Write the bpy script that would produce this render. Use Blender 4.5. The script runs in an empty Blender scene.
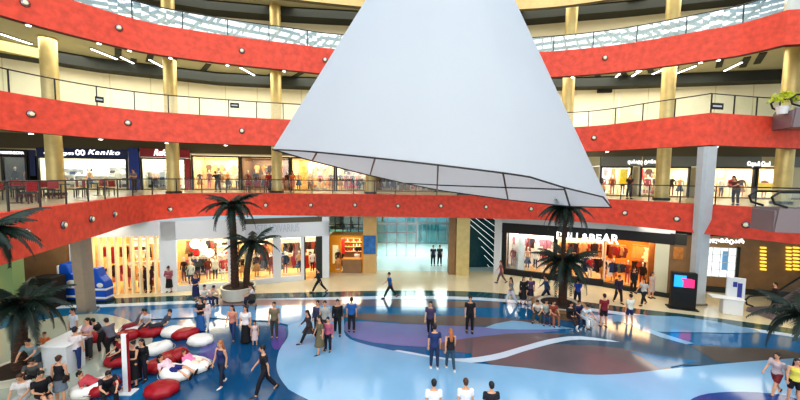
import bpy, math, random
from math import sin, cos, pi, radians, sqrt, atan2
from mathutils import Vector, Matrix
random.seed(7)
SC = bpy.context.scene
COL = SC.collection

# ------------------------------------------------------------------ camera
FPX, TH, RO, EYE = 339.5, 0.06745, 0.012015, 7.8
_F = Vector((0, cos(TH), -sin(TH))); _U = Vector((0, sin(TH), cos(TH))); _R = Vector((1, 0, 0))
CR = cos(RO)*_R + sin(RO)*_U
CU = -sin(RO)*_R + cos(RO)*_U
cd = bpy.data.cameras.new('camera'); cam = bpy.data.objects.new('camera', cd); COL.objects.link(cam)
cd.sensor_width = 36; cd.lens = 36*FPX/800; cd.clip_end = 400
cam.matrix_world = Matrix(((CR.x, CU.x, -_F.x, 0), (CR.y, CU.y, -_F.y, 0), (CR.z, CU.z, -_F.z, EYE), (0, 0, 0, 1)))
SC.camera = cam

def ray(px, py): return _F + CR*((px-400)/FPX) - CU*((py-200)/FPX)
def P(px, py, z=0.0):                       # where a sight line meets a level plane
    r = ray(px, py); t = (z-EYE)/r.z
    return Vector((r.x*t, r.y*t, z))
def PD(px, py, y):                          # where a sight line meets the plane y = const
    r = ray(px, py); t = y/r.y
    return Vector((r.x*t, y, EYE+r.z*t))

# ------------------------------------------------------------------ tags
def tag(o, label=None, cat=None, group=None, kind=None):
    if label: o['label'] = label
    if cat: o['category'] = cat
    if group: o['group'] = group
    if kind: o['kind'] = kind
    return o
def empty(name, loc, rz=0, **k):
    o = bpy.data.objects.new(name, None); COL.objects.link(o); o.location = loc; o.rotation_euler = (0, 0, rz)
    o.empty_display_size = .2
    return tag(o, **k)

# ------------------------------------------------------------------ materials
def mat(name, col, rough=.5, metal=0., emit=0., ecol=None, noise=0., nscale=3., bump=0., trans=0., alpha=1., spec=None, coat=0.):
    m = bpy.data.materials.new(name); m.use_nodes = True
    nt = m.node_tree; b = nt.nodes['Principled BSDF']
    c = (*col, 1)
    b.inputs['Base Color'].default_value = c
    b.inputs['Roughness'].default_value = rough
    b.inputs['Metallic'].default_value = metal
    if spec is not None: b.inputs['Specular IOR Level'].default_value = spec
    if coat: b.inputs['Coat Weight'].default_value = coat; b.inputs['Coat Roughness'].default_value = .05
    if trans: b.inputs['Transmission Weight'].default_value = trans
    if alpha < 1: b.inputs['Alpha'].default_value = alpha
    if emit:
        b.inputs['Emission Color'].default_value = (*(ecol or col), 1); b.inputs['Emission Strength'].default_value = emit
    if noise or bump:
        tc = nt.nodes.new('ShaderNodeTexCoord'); n = nt.nodes.new('ShaderNodeTexNoise')
        n.inputs['Scale'].default_value = nscale; n.inputs['Detail'].default_value = 6
        nt.links.new(tc.outputs['Object'], n.inputs['Vector'])
        if noise:
            r = nt.nodes.new('ShaderNodeValToRGB'); e = r.color_ramp.elements
            e[0].position = .3; e[1].position = .7
            e[0].color = (*[max(0, x*(1-noise)) for x in col], 1); e[1].color = (*[min(1, x*(1+noise)) for x in col], 1)
            nt.links.new(n.outputs['Fac'], r.inputs['Fac']); nt.links.new(r.outputs['Color'], b.inputs['Base Color'])
        if bump:
            bp = nt.nodes.new('ShaderNodeBump'); bp.inputs['Strength'].default_value = bump; bp.inputs['Distance'].default_value = .05
            nt.links.new(n.outputs['Fac'], bp.inputs['Height']); nt.links.new(bp.outputs['Normal'], b.inputs['Normal'])
    return m
_mc = {}
def cm(col, rough=.75, name='cloth'):
    k = (tuple(round(c, 3) for c in col), rough, name)
    if k not in _mc: _mc[k] = mat(name, col, rough, noise=.12, nscale=14)
    return _mc[k]
def S(r, g, b):                             # sRGB 0-255 to linear
    f = lambda c: (c/255/12.92 if c <= 10 else ((c/255+.055)/1.055)**2.4)
    return (f(r), f(g), f(b))
M = {}
M['red'] = mat('red_fascia_plaster', S(222, 80, 58), .6, noise=.17, nscale=3.2, bump=.15, emit=.0)
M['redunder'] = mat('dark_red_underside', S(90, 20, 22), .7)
M['beigeband'] = mat('beige_fascia', S(240, 205, 140), .6, noise=.06)
M['cream'] = mat('cream_wall', S(240, 234, 204), .8, noise=.05, nscale=.6)
M['cream2'] = mat('cream_panel', S(215, 207, 176), .8)
M['ceil'] = mat('gallery_ceiling', S(176, 174, 150), .9, noise=.06, nscale=.5)
M['dark'] = mat('dark_recess', S(50, 54, 50), .8)
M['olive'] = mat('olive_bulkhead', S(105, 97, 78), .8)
M['gold'] = mat('brushed_gold_column', S(206, 186, 128), .42, metal=.4, noise=.1, nscale=2)
M['tan'] = mat('tan_stone_cladding', S(206, 168, 110), .5, noise=.1, nscale=1.5)
M['greycol'] = mat('pale_grey_column_paint', S(196, 200, 202), .5, noise=.04)
M['taupecol'] = mat('taupe_column_paint', S(176, 158, 140), .5, noise=.04)
M['gfloor'] = mat('gallery_floor_tile', S(200, 185, 150), .25)
M['white'] = mat('white_paint', S(238, 238, 236), .5)
M['offwhite'] = mat('off_white_paint', S(222, 224, 226), .5)
M['black'] = mat('black_metal', S(22, 22, 24), .35)
M['blackmatte'] = mat('black_board', S(26, 26, 28), .6)
M['steel'] = mat('steel', S(160, 162, 165), .3, metal=.9)
M['darksteel'] = mat('dark_steel_rail', S(58, 56, 56), .35, metal=.5)
M['chrome'] = mat('chrome', S(140, 140, 144), .25, metal=1)
M['lamp'] = mat('lamp_glow', (1, .97, .9), .4, emit=6)
M['warmlamp'] = mat('warm_lamp_glow', (1, .86, .62), .4, emit=1.8)
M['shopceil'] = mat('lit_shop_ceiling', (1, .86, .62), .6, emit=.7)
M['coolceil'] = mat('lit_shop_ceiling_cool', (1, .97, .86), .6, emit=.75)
M['shopwall'] = mat('warm_shop_wall', S(248, 222, 170), .7, noise=.06)
M['shopwhite'] = mat('pale_shop_wall', S(250, 240, 215), .7)
M['shopfloor'] = mat('shop_floor_boards', S(214, 170, 110), .3)
M['wood'] = mat('honey_wood', S(190, 125, 55), .45, noise=.2, nscale=5)
M['brownpanel'] = mat('brown_panel', S(146, 112, 76), .45, noise=.12, nscale=2)
M['orange'] = mat('orange_kiosk_panel', S(240, 160, 28), .45)
M['navy'] = mat('navy_sign', S(16, 34, 92), .4)
M['sred'] = mat('crimson_sign', S(150, 20, 30), .4)
M['sgrey'] = mat('grey_sign_band', S(112, 116, 112), .5)
M['letter'] = mat('white_letter', (1, 1, 1), .5, emit=1.2)
M['letterg'] = mat('silver_letter', S(196, 200, 208), .4)
M['yellow'] = mat('yellow_panel', S(250, 205, 40), .5, emit=.25)
M['bluepl'] = mat('bright_blue_plastic', S(20, 90, 200), .35)
M['screen'] = mat('screen_blue', S(40, 150, 235), .3, emit=.9)
M['screenr'] = mat('screen_magenta', S(225, 50, 110), .3, emit=.9)
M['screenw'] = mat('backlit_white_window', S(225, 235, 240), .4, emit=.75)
M['glass'] = None
def glassmat(name, tint, refl=.12, haze=.0, hc=(.8, .9, .95)):
    m = bpy.data.materials.new(name); m.use_nodes = True; nt = m.node_tree; nt.nodes.clear()
    o = nt.nodes.new('ShaderNodeOutputMaterial'); t = nt.nodes.new('ShaderNodeBsdfTransparent'); g = nt.nodes.new('ShaderNodeBsdfGlossy')
    t.inputs[0].default_value = (*tint, 1); g.inputs['Roughness'].default_value = .02; g.inputs[0].default_value = (1, 1, 1, 1)
    mx = nt.nodes.new('ShaderNodeMixShader'); mx.inputs[0].default_value = refl
    nt.links.new(t.outputs[0], mx.inputs[1]); nt.links.new(g.outputs[0], mx.inputs[2]); out = mx
    if haze:
        d = nt.nodes.new('ShaderNodeBsdfDiffuse'); d.inputs[0].default_value = (*hc, 1)
        m2 = nt.nodes.new('ShaderNodeMixShader'); m2.inputs[0].default_value = haze
        nt.links.new(mx.outputs[0], m2.inputs[1]); nt.links.new(d.outputs[0], m2.inputs[2]); out = m2
    nt.links.new(out.outputs[0], o.inputs[0]); return m
M['glass'] = glassmat('clear_glass', (.93, .97, .96), .06)
M['glass3'] = glassmat('sky_reflecting_glass', (.8, .92, .94), .6, .14, (.75, .93, .98))
M['glass2'] = glassmat('balustrade_glass', (.94, .98, .97), .06, .02)
M['teal'] = glassmat('teal_facade_glass', (.62, .9, .93), .12)
M['skin'] = mat('skin', S(214, 160, 128), .55)
M['eye'] = mat('eye_dark', S(30, 22, 20), .3)
M['lip'] = mat('lip', S(170, 84, 78), .5)
M['shoe'] = mat('dark_shoe', S(30, 28, 30), .5)
M['shoew'] = mat('white_shoe', S(225, 225, 222), .5)
M['hairk'] = mat('black_hair', S(28, 22, 20), .5)
M['hairb'] = mat('brown_hair', S(78, 48, 30), .5)
M['hairr'] = mat('auburn_hair', S(176, 104, 58), .5)
M['leaf'] = mat('palm_leaf', S(28, 46, 38), .5, noise=.4, nscale=2)
M['bark'] = mat('palm_bark', S(70, 50, 38), .9, noise=.35, nscale=9, bump=.6)
M['soil'] = mat('soil', S(58, 44, 34), .95)
M['planter'] = mat('pale_stone_planter', S(214, 208, 190), .5, noise=.05)
M['bagr'] = mat('crimson_vinyl', S(160, 12, 30), .38, noise=.1)
M['bagw'] = mat('white_vinyl', S(238, 236, 230), .38)
M['sail'] = mat('white_sail_fabric', S(222, 226, 232), .85, noise=.02, nscale=.4)
_nt = M['sail'].node_tree; _b = _nt.nodes['Principled BSDF']; _t = _nt.nodes.new('ShaderNodeBsdfTranslucent'); _t.inputs[0].default_value = (*S(214, 226, 238), 1)
_x = _nt.nodes.new('ShaderNodeMixShader'); _x.inputs[0].default_value = .5; _nt.links.new(_b.outputs[0], _x.inputs[1]); _nt.links.new(_t.outputs[0], _x.inputs[2]); _nt.links.new(_x.outputs[0], _nt.nodes['Material Output'].inputs[0])

# ------------------------------------------------------------------ mesh builder
class MB:
    def __init__(s): s.v = []; s.f = []; s.m = []
    def add(s, vs, fs, mi=0):
        o = len(s.v); s.v += [tuple(v) for v in vs]; s.f += [tuple(i+o for i in f) for f in fs]; s.m += [mi]*len(fs); return s
    def box(s, c, d, rz=0, mi=0, mtx=None):
        hx, hy, hz = d[0]/2, d[1]/2, d[2]/2; cs, sn = cos(rz), sin(rz); vs = []
        for z in (-hz, hz):
            for x, y in ((-hx, -hy), (hx, -hy), (hx, hy), (-hx, hy)):
                if mtx: vs.append(Vector(c)+mtx @ Vector((x, y, z)))
                else: vs.append((c[0]+x*cs-y*sn, c[1]+x*sn+y*cs, c[2]+z))
        return s.add(vs, [(3, 2, 1, 0), (4, 5, 6, 7), (0, 1, 5, 4), (1, 2, 6, 5), (2, 3, 7, 6), (3, 0, 4, 7)], mi)
    def tube(s, pts, rad, seg=8, mi=0, cap=True, flat=None):
        pts = [Vector(p) for p in pts]; n = len(pts)
        if not hasattr(rad, '__len__'): rad = [rad]*n
        vs = []; up = None
        for i, p in enumerate(pts):
            d = (pts[min(i+1, n-1)]-pts[max(i-1, 0)])
            if d.length < 1e-9: d = Vector((0, 0, 1))
            d.normalize()
            if up is None: up = Vector((0, 1, 0)) if abs(d.y) < .9 else Vector((1, 0, 0))
            a = d.cross(up)
            if a.length < 1e-4: a = d.orthogonal()
            a.normalize(); b = a.cross(d); up = b.copy()
            r = rad[i]; rx, ry = (r if hasattr(r, '__len__') else (r, r))
            for k in range(seg):
                t = 2*pi*k/seg; vs.append(p+a*cos(t)*rx+b*sin(t)*ry)
        fs = []
        for i in range(n-1):
            for k in range(seg):
                k2 = (k+1) % seg; fs.append((i*seg+k, i*seg+k2, (i+1)*seg+k2, (i+1)*seg+k))
        if cap: fs.append(tuple(range(seg))[::-1]); fs.append(tuple((n-1)*seg+k for k in range(seg)))
        return s.add(vs, fs, mi)
    def rings(s, secs, seg=16, mi=0, cap=True):          # secs: (centre, a-vector, b-vector)
        vs = []
        for c, a, b in secs:
            for k in range(seg):
                t = 2*pi*k/seg; vs.append(Vector(c)+Vector(a)*cos(t)+Vector(b)*sin(t))
        n = len(secs); fs = []
        for i in range(n-1):
            for k in range(seg):
                k2 = (k+1) % seg; fs.append((i*seg+k, i*seg+k2, (i+1)*seg+k2, (i+1)*seg+k))
        if cap: fs.append(tuple(range(seg))[::-1]); fs.append(tuple((n-1)*seg+k for k in range(seg)))
        return s.add(vs, fs, mi)
    def lathe(s, prof, c=(0, 0, 0), seg=24, mi=0, cap=True, sx=1, sy=1):
        return s.rings([((c[0], c[1], c[2]+z), (r*sx, 0, 0), (0, r*sy, 0)) for r, z in prof], seg, mi, cap)
    def ball(s, c, r, seg=12, n=8, mi=0, rot=None):
        if not hasattr(r, '__len__'): r = (r, r, r)
        R = rot or Matrix.Identity(3); secs = []
        for i in range(n+1):
            a = pi*i/n; q = max(sin(a), .02)
            secs.append((Vector(c)+R @ Vector((0, 0, -cos(a)*r[2])), R @ Vector((r[0]*q, 0, 0)), R @ Vector((0, r[1]*q, 0))))
        return s.rings(secs, seg, mi)
    def mesh(s, name, mats, smooth=False):
        me = bpy.data.meshes.new(name); me.from_pydata(s.v, [], s.f)
        for m in (mats if isinstance(mats, (list, tuple)) else [mats]): me.materials.append(m)
        me.polygons.foreach_set('material_index', s.m)
        if smooth: me.polygons.foreach_set('use_smooth', [True]*len(me.polygons))
        me.update(); return me
    def build(s, name, mats, parent=None, smooth=False, **k):
        o = bpy.data.objects.new(name, s.mesh(name, mats, smooth)); COL.objects.link(o)
        if parent: o.parent = parent
        return tag(o, **k)
def smooth_angle(o, deg=40):
    me = o.data
    me.polygons.foreach_set('use_smooth', [True]*len(me.polygons))
    try: me.set_sharp_from_angle(angle=radians(deg))
    except Exception: pass
    return o
def inst(name, me, loc, rz=0, parent=None, sc=1, **k):
    o = bpy.data.objects.new(name, me); COL.objects.link(o); o.location = loc; o.rotation_euler = (0, 0, rz)
    o.scale = (sc,)*3 if not hasattr(sc, '__len__') else sc
    if parent: o.parent = parent
    return tag(o, **k)
def copy_tree(o, parent=None):
    c = o.copy(); COL.objects.link(c)
    if parent: c.parent = parent
    for ch in list(o.children): copy_tree(ch, c)
    return c
def catmull(pts, n=8):
    out = []; pts = [Vector(p) for p in pts]
    for i in range(len(pts)-1):
        p0 = pts[max(i-1, 0)]; p1 = pts[i]; p2 = pts[i+1]; p3 = pts[min(i+2, len(pts)-1)]
        for k in range(n):
            t = k/n
            out.append(.5*((2*p1)+(p2-p0)*t+(2*p0-5*p1+4*p2-p3)*t*t+(3*p1-p0-3*p2+p3)*t**3))
    out.append(pts[-1]); return out
# text --------------------------------------------------------------
def text_mesh(body, depth=.02, spacing=1.0, shear=0, bold=0):
    c = bpy.data.curves.new('txt', 'FONT'); c.body = body; c.extrude = depth; c.space_character = spacing; c.shear = shear; c.offset = bold
    c.align_x = 'CENTER'; c.align_y = 'CENTER'; c.resolution_u = 3
    o = bpy.data.objects.new('txt', c); COL.objects.link(o); bpy.context.view_layer.update()
    me = bpy.data.meshes.new_from_object(o.evaluated_get(bpy.context.evaluated_depsgraph_get()))
    w, h = o.dimensions.x, o.dimensions.y
    bpy.data.objects.remove(o); return me, w, h

# ------------------------------------------------------------------ levels
ZF = {1: 6.43, 2: 11.39, 3: 16.41, 4: 21.44}
ZB = {1: 4.74, 2: 9.70, 3: 14.72, 4: 19.75}
C = {
 1: [(-12.4, 8.6), (-13.2, 11.2), (-13.9, 13.3), (-14.5, 15.2), (-15.1, 17.2), (-16.1, 20), (-16.2, 22.4), (-14.8, 24.6), (-11.6, 25.9), (-7.6, 26), (0, 26), (7.5, 25.5), (11.5, 24.8), (14.1, 23.7), (16, 21.6), (18.4, 18.2), (19.6, 16.4)],
 2: [(-18.2, 12.5), (-17.8, 15.1), (-17.2, 16.8), (-16.2, 18.4), (-14.5, 19.8), (-12.1, 20.8), (-9.5, 21.6), (-7.1, 22.2), (0, 23.8), (6, 24.4), (10, 24.2), (12.1, 23.8), (13.6, 22.7), (14.9, 20.6), (16.5, 18.3)],
 3: [(-19, 11), (-17.7, 15.5), (-15.9, 18.4), (-14.4, 20), (-12.2, 21.1), (-9.6, 22.1), (-6.7, 23), (-4.9, 23.6), (0, 24.4), (5, 24.4), (9.8, 23.7), (13.1, 22.7), (15.4, 21.5), (17.3, 20.2), (18.6, 19.2), (19.4, 17.7)],
 4: [(-20, 12), (-18.4, 16), (-16.4, 19.2), (-12.6, 22), (-9.8, 23.1), (-6.9, 24), (0, 25.2), (5, 25.2), (10, 24.6), (13.5, 23.5), (16, 22.2), (19, 20), (21, 17)],
}
CV = {}
for k, c in C.items():
    CV[k] = catmull([(x, y, 0) for x, y in c], 6)
CV[2] += [Vector(p) for p in ((17.4, 18.5, 0), (19.5, 18.95, 0), (21.5, 19.3, 0), (24, 19.8, 0))]
CV[3] += [Vector(p) for p in ((20.6, 17.5, 0), (22.5, 17.2, 0), (25, 16.8, 0))]
CV[1] += [Vector(p) for p in ((21, 15.9, 0), (24, 15.6, 0))]
CENT = Vector((0, 9, 0))
def normals(c):                              # horizontal, pointing into the atrium
    out = []
    for i in range(len(c)):
        d = c[min(i+1, len(c)-1)]-c[max(i-1, 0)]; n = Vector((d.y, -d.x, 0)).normalized()
        out.append(n)                        # curves run left to right, so this points toward the eye
    return out
def hit_curve(c, px, py):
    r = ray(px, py); best = None
    for a, b in zip(c, c[1:]):
        # t*r.xy = a + s*(b-a)
        dx, dy = b.x-a.x, b.y-a.y; det = r.x*(-dy)+r.y*dx
        if abs(det) < 1e-9: continue
        t = (a.x*(-dy)+a.y*dx)/det; s_ = (r.x*a.y-r.y*a.x)/det
        if -1e-6 <= s_ <= 1+1e-6 and t > 0 and (best is None or t < best[0]):
            best = (t, Vector((dy, -dx, 0)).normalized())
    if not best: return None
    t, n = best
    return Vector((r.x*t, r.y*t, EYE+r.z*t)), n
def strip(mb, c, z0, z1, off0=0, off1=0, mi=0, flip=False):
    ns = normals(c); vs = []
    for p, n in zip(c, ns):
        a = p+n*off0; b = p+n*off1; vs += [(a.x, a.y, z0), (b.x, b.y, z1)]
    fs = [(2*i, 2*i+2, 2*i+3, 2*i+1) for i in range(len(c)-1)]
    if flip: fs = [f[::-1] for f in fs]
    return mb.add(vs, fs, mi)
def ringflat(mb, c, outer, z, mi=0):
    # annular slab piece between the edge curve and an outer curve, matched by parameter
    n = len(c); vs = []
    for i, p in enumerate(c):
        d = (p-CENT).normalized(); q = CENT+d*max(46, (p-CENT).length+6)
        vs += [(p.x, p.y, z), (q.x, q.y, z)]
    return mb.add(vs, [(2*i, 2*i+1, 2*i+3, 2*i+2) for i in range(n-1)], mi)
OUT = [CENT+Vector((-cos(a)*42, sin(a)*32, 0)) for a in [radians(-10+200*i/60) for i in range(61)]]

for k in (1, 2, 3, 4):
    c = CV[k]; zt, zb = ZF[k], ZB[k]
    mb = MB(); strip(mb, c, zb, zt+.02)
    strip(mb, c, zb, zb, -.38, 0)            # underside
    strip(mb, c, zt+.02, zb, -.38, -.38)
    mb2 = MB()
    strip(mb2, c, zb, zt+.02, 0, 0, 0); strip(mb2, c, zt+.02, zt+.02, 0, -.38, 0)
    mb2.build('trim_%d' % k, M['red'] if k < 4 else M['beigeband'], kind='structure', smooth=False)
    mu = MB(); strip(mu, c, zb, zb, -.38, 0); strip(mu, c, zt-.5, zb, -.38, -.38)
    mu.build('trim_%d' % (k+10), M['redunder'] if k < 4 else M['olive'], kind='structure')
    fl = MB(); ringflat(fl, c, OUT, zt+.0); fl.build('floor', M['gfloor'], kind='structure')
    cl = MB(); ringflat(cl, c, OUT, zt-.5); cl.build('ceiling', M['ceil'], kind='structure')

# ground floor ------------------------------------------------------
flo = mat('polished_cream_terrazzo', S(228, 212, 176), .12, noise=.07, nscale=.5, spec=.6)
mb = MB(); mb.add([(-60, -30, 0), (60, -30, 0), (60, 62, 0), (-60, 62, 0)], [(0, 1, 2, 3)]); mb.build('floor', flo, kind='structure')
ninl = [0]
def inlay(pts, col, rough=.1, smoothn=5, closed=True):
    ninl[0] += 1; z = .003*ninl[0]
    c = [P(x, y, 0) for x, y in pts]
    if smoothn > 1:
        ext = [c[-1]]+c+[c[0], c[1]]
        s_ = catmull(ext, smoothn); c = s_[smoothn:-smoothn-0][:len(c)*smoothn] if len(s_) > smoothn*2 else s_
    m = mat('inlay_floor_tile', S(*col), .11, noise=.06, nscale=.6, spec=.6, coat=.15)
    o = MB().add([(p.x, p.y, z) for p in c], [tuple(range(len(c)))]).build('floor_inlay', m, kind='structure')
    return o
BL = (26, 108, 156); LB = (140, 184, 218); NV = (22, 74, 112); LI = (122, 130, 180); BR = (112, 100, 100); WH = (206, 222, 236); TE = (34, 78, 84); MV = (116, 102, 106)
ring = [(-160, 330), (30, 303), (100, 299), (200, 295), (300, 292.5), (400, 290.5), (480, 292), (560, 299), (640, 309), (700, 316), (760, 324), (960, 352)]
ring_pts = [P(x, y) for x, y in ring]
def bandpoly(a, b, col): return inlay(a+b[::-1], col, smoothn=1)
def dens(l, n=6): return [(v.x, v.y) for v in catmull([(x, y, 0) for x, y in l], n)]
R1 = dens(ring)
R2 = [(x, y+5.5) for x, y in R1]; R3 = [(x, y+8.5) for x, y in R1]
ext = [(1500, 700), (-700, 700)]
bandpoly(R1, [(1600, 560), (-900, 560)][::-1], TE)
bandpoly(R2, [(1600, 565), (-900, 565)][::-1], WH)
bandpoly(R3, [(1600, 570), (-900, 570)][::-1], BL)
inlay([(215, 299), (343, 300), (343, 306), (280, 306), (215, 305)], (158, 132, 128), smoothn=1)  # mauve patch paints in the warm shop reflection on the floor
MB().add([(-6.1, 27.9, .002), (10.4, 27.9, .002), (10.4, 39.4, .002), (-6.1, 39.4, .002)], [(0, 1, 2, 3)]).build('floor_inlay', mat('hall_reflection_tint', S(214, 232, 228), .1, noise=.04), kind='structure')  # pale cyan floor colour stands in for the bright reflection in the hall
# stripes right of centre
inlay([(343, 300), (400, 300), (500, 302), (500, 308), (400, 307), (343, 306)], BR, smoothn=1)
inlay([(345, 314), (400, 315), (480, 317), (560, 323), (500, 327), (430, 325), (400, 323), (345, 318)], BR, smoothn=2)
inlay([(346, 322), (400, 324), (500, 328), (560, 331), (500, 337), (470, 343), (440, 347), (400, 346), (352, 338)], LI, smoothn=2)
inlay([(430, 346), (480, 337), (540, 333), (640, 338), (560, 344), (520, 350), (470, 354)], MV, smoothn=2)
inlay([(485, 328), (512, 321), (535, 324), (575, 329), (520, 330)], LB, smoothn=2)
inlay([(590, 316), (680, 317), (740, 327), (760, 333), (700, 333), (630, 330)], (120, 166, 200), smoothn=2)
inlay([(610, 334), (650, 330), (694, 344), (670, 347)], LB, smoothn=1)
inlay([(618, 322), (640, 330), (690, 346), (770, 352), (800, 362), (700, 366), (620, 362), (560, 350), (560, 336)], (70, 96, 116), smoothn=2)
inlay([(470, 350), (560, 345), (620, 349), (650, 356), (672, 370), (600, 376), (500, 368)], MV, smoothn=2)
inlay([(628, 352), (700, 362), (660, 370), (640, 357)], BL, smoothn=1)
inlay([(690, 346), (780, 350), (830, 360), (760, 366), (715, 362)], (104, 96, 90), smoothn=1)
inlay([(398, 351), (450, 359.5), (490, 356), (520, 348), (550, 340), (580, 337), (620, 343), (580, 340.5), (555, 344), (525, 352), (495, 361), (450, 364.5), (398, 357)], WH, smoothn=3)
# big pale field
EDGE = dens([(420, 470), (345, 428), (308, 408), (288, 390), (277, 372), (279, 352), (288, 337), (289, 322), (306, 306)], 6)
inlay(dens([(343, 306), (344, 322), (350, 340), (400, 353), (455, 362), (525, 369), (600, 376), (690, 368), (800, 359), (1000, 350)], 5)+[(1400, 560), (-100, 900), (420, 480)]+EDGE, LB, smoothn=1)
inlay([(200, 308), (270, 306), (345, 306), (345, 309), (289, 326), (270, 322), (200, 318), (150, 320), (150, 311)], (120, 166, 208), smoothn=1)
inlay([(205, 330), (262, 327), (283, 327), (287, 338), (279, 352), (276, 372), (287, 390), (308, 410), (200, 470), (150, 400), (190, 370), (170, 345)], (18, 80, 122), smoothn=3)
inlay([(200, 350), (215, 343), (222, 352), (214, 362), (203, 364)], (84, 84, 150), smoothn=3)
inlay([(275, 329), (284, 328), (286, 338), (278, 351), (271, 345)], (90, 80, 150), smoothn=3)
inlay([(685, 408), (700, 397), (730, 393.5), (770, 395), (800, 402), (860, 440), (760, 470), (690, 430)], (32, 74, 140), smoothn=3)
inlay([(-30, 340), (60, 318), (110, 316), (145, 330), (152, 345), (130, 356), (110, 372), (80, 410), (-60, 470), (-200, 420)], (176, 182, 168), smoothn=3)
# ------------------------------------------------------------------ upper gallery walls
W1 = [(-42, 23), (-29.3, 27), (-22.5, 28.8), (-18.55, 30.2), (-14.6, 31), (-10.1, 31.4), (-5.9, 31.5), (-2.9, 31.6), (3.5, 31.6), (16.8, 28.6), (19.9, 27.8), (23.8, 27), (27.6, 26.5), (34, 25.8)]
W2 = [(-40, 10), (-30, 19), (-22, 25.5), (-15, 28.6), (-9, 29.6), (0, 30.4), (10, 29.4), (17, 28.4), (24, 27), (34, 25), (40, 20)]
W3 = [(-40, 10), (-30, 19), (-22, 25), (-15, 27.6), (-9, 28.6), (0, 29.4), (10, 28.6), (17, 27), (24, 25), (34, 22)]
def vwall(name, pl, z0, z1, m, kind='structure', th=0.0):
    c = [Vector((x, y, 0)) for x, y in pl]
    return strip(MB(), c, z0, z1, th, th).build(name, m, kind=kind)
vwall('wall_back', W2, ZF[2], ZF[3]-.5, M['cream']); vwall('wall_back', W3, ZF[3], ZF[4]-.5, M['cream2'])
vwall('wall_back', W1, ZF[1], ZF[1]+.12, M['brownpanel'])
vwall('wall_back', W1, 9.7, ZF[2]-.5, M['olive'])
vwall('wall_back', W1, ZF[1], ZF[2]-.5, M['cream2'], th=-3.3)
for pl, zt, h in ((W2, ZF[3]-.5, .75), (W3, ZF[4]-.5, .7)):
    c = [Vector((x, y, 0)) for x, y in pl]
    m_ = MB(); strip(m_, c, zt-h, zt, 1.2, 1.2); strip(m_, c, zt-h, zt-h, 0, 1.2); m_.build('trim_30', M['dark'], kind='structure')
# lightwell cove on the left of level 2 ceiling
cv = catmull([(-34, 15, 0), (-29, 17.6, 0), (-25, 20.6, 0), (-22, 24.6, 0)], 6)
m_ = MB(); strip(m_, cv, 15.2, 15.9, 0, 0); strip(m_, cv, 15.2, 15.2, -.9, 0); m_.build('trim_31', mat('cove_paint', S(176, 172, 122), .7), kind='structure')

# ------------------------------------------------------------------ columns
cols = {'A': (-21.3, 21), 'B': (-16.35, 24.5), 'C': (-9.85, 27.2), 'D': (-2.4, 27.5), 'E': (5.05, 27.2), 'F': (12.35, 25.6), 'G': (18.1, 23.5), 'H': (23.6, 21)}
cm_ = MB(); cm_.lathe([(.46, 0), (.46, .18), (.41, .2), (.41, 20.9), (.44, 20.92), (.44, 20.95)], seg=28)
# dark base rings at each floor so a column reads as stacked drums
cme = smooth_angle(cm_.build('round_column', M['gold']))
cmu = MB().lathe([(.41, ZB[1]), (.41, 20.9), (.44, 20.92), (.44, 20.95)], seg=28).mesh('round_column', M['gold'])
cmu.polygons.foreach_set('use_smooth', [True]*len(cmu.polygons)); cmu.set_sharp_from_angle(angle=radians(40))
names = {'A': 'brushed gold round column in front of the navy shop sign', 'B': 'gold round column in front of the crimson shop sign', 'C': 'gold round column at the left corner tip of the white sail',
         'D': 'gold round column above the orange kiosk', 'E': 'gold round column over the entrance right side', 'F': 'gold round column touching the right edge of the sail',
         'G': 'gold round column just left of the leaning grey pillar', 'H': 'gold round column beside the escalators'}
for i, (k, (x, y)) in enumerate(cols.items()):
    o = cme if i == 0 else cme.copy()
    if i: COL.objects.link(o)
    if k in 'ABCFG': o.data = cmu
    o.location = (x, y, 0); tag(o, names[k], 'column')
    rb = MB()
    for z in (ZF[1], ZF[2], ZF[3]): rb.lathe([(.5, z), (.5, z+.16), (.42, z+.17)], seg=24)
    rb.build('base_ring', M['dark'], parent=o)
# square cladding at the ground
def clad(name, k, w, m, label, ztop=4.74):
    x, y = cols[k]
    r = empty(name, (x, y, 0), label=label, cat='pillar')
    b = MB().box((0, 0, ztop/2), (w, w, ztop)).build('cladding', m, parent=r)
    return r
r = clad('square_pillar', 'D', 1.05, M['tan'], 'tan stone square pillar beside the orange kiosk')
p_ = MB().box((0, -.56, 2.35), (.98, .06, 1.5)).build('poster', mat('blue_poster', S(52, 110, 170), .5, noise=.35, nscale=3), parent=r)
r = clad('square_pillar', 'E', 1.05, M['gold'], 'gold square pillar left of the dark teal striped wall')
MB().box((-.8, .1, 2.37), (.5, .8, 4.74)).build('side_panel', M['brownpanel'], parent=r)
# leaning pillars
def leaning(name, bot, top, w, m, label):
    d = Vector(top)-Vector(bot)
    mb = MB(); s_ = []
    a = Vector((w/2, 0, 0)); b = Vector((0, w*.42, 0))
    vs = []
    for c in (Vector(bot), Vector(top)):
        for sx, sy in ((-1, -.6), (-.7, -1), (.7, -1), (1, -.6), (1, .6), (.7, 1), (-.7, 1), (-1, .6)): vs.append(c+a*sx+b*sy)
    fs = [(i, (i+1) % 8, 8+(i+1) % 8, 8+i) for i in range(8)]+[tuple(range(8))[::-1], tuple(range(8, 16))]
    mb.add(vs, fs)
    o = mb.build(name, m); tag(o, label, 'pillar')
    MB().add([v for v in [Vector(bot)+a*1.12*sx+b*1.12*sy+Vector((0, 0, z)) for z in (0, .15) for sx, sy in ((-1, -1), (1, -1), (1, 1), (-1, 1))]],
             [(3, 2, 1, 0), (4, 5, 6, 7), (0, 1, 5, 4), (1, 2, 6, 5), (2, 3, 7, 6), (3, 0, 4, 7)]).build('plinth', M['steel'], parent=o)
    return o
b_ = P(696, 304); t_ = PD(707.5, 147, 18.4)
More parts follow.
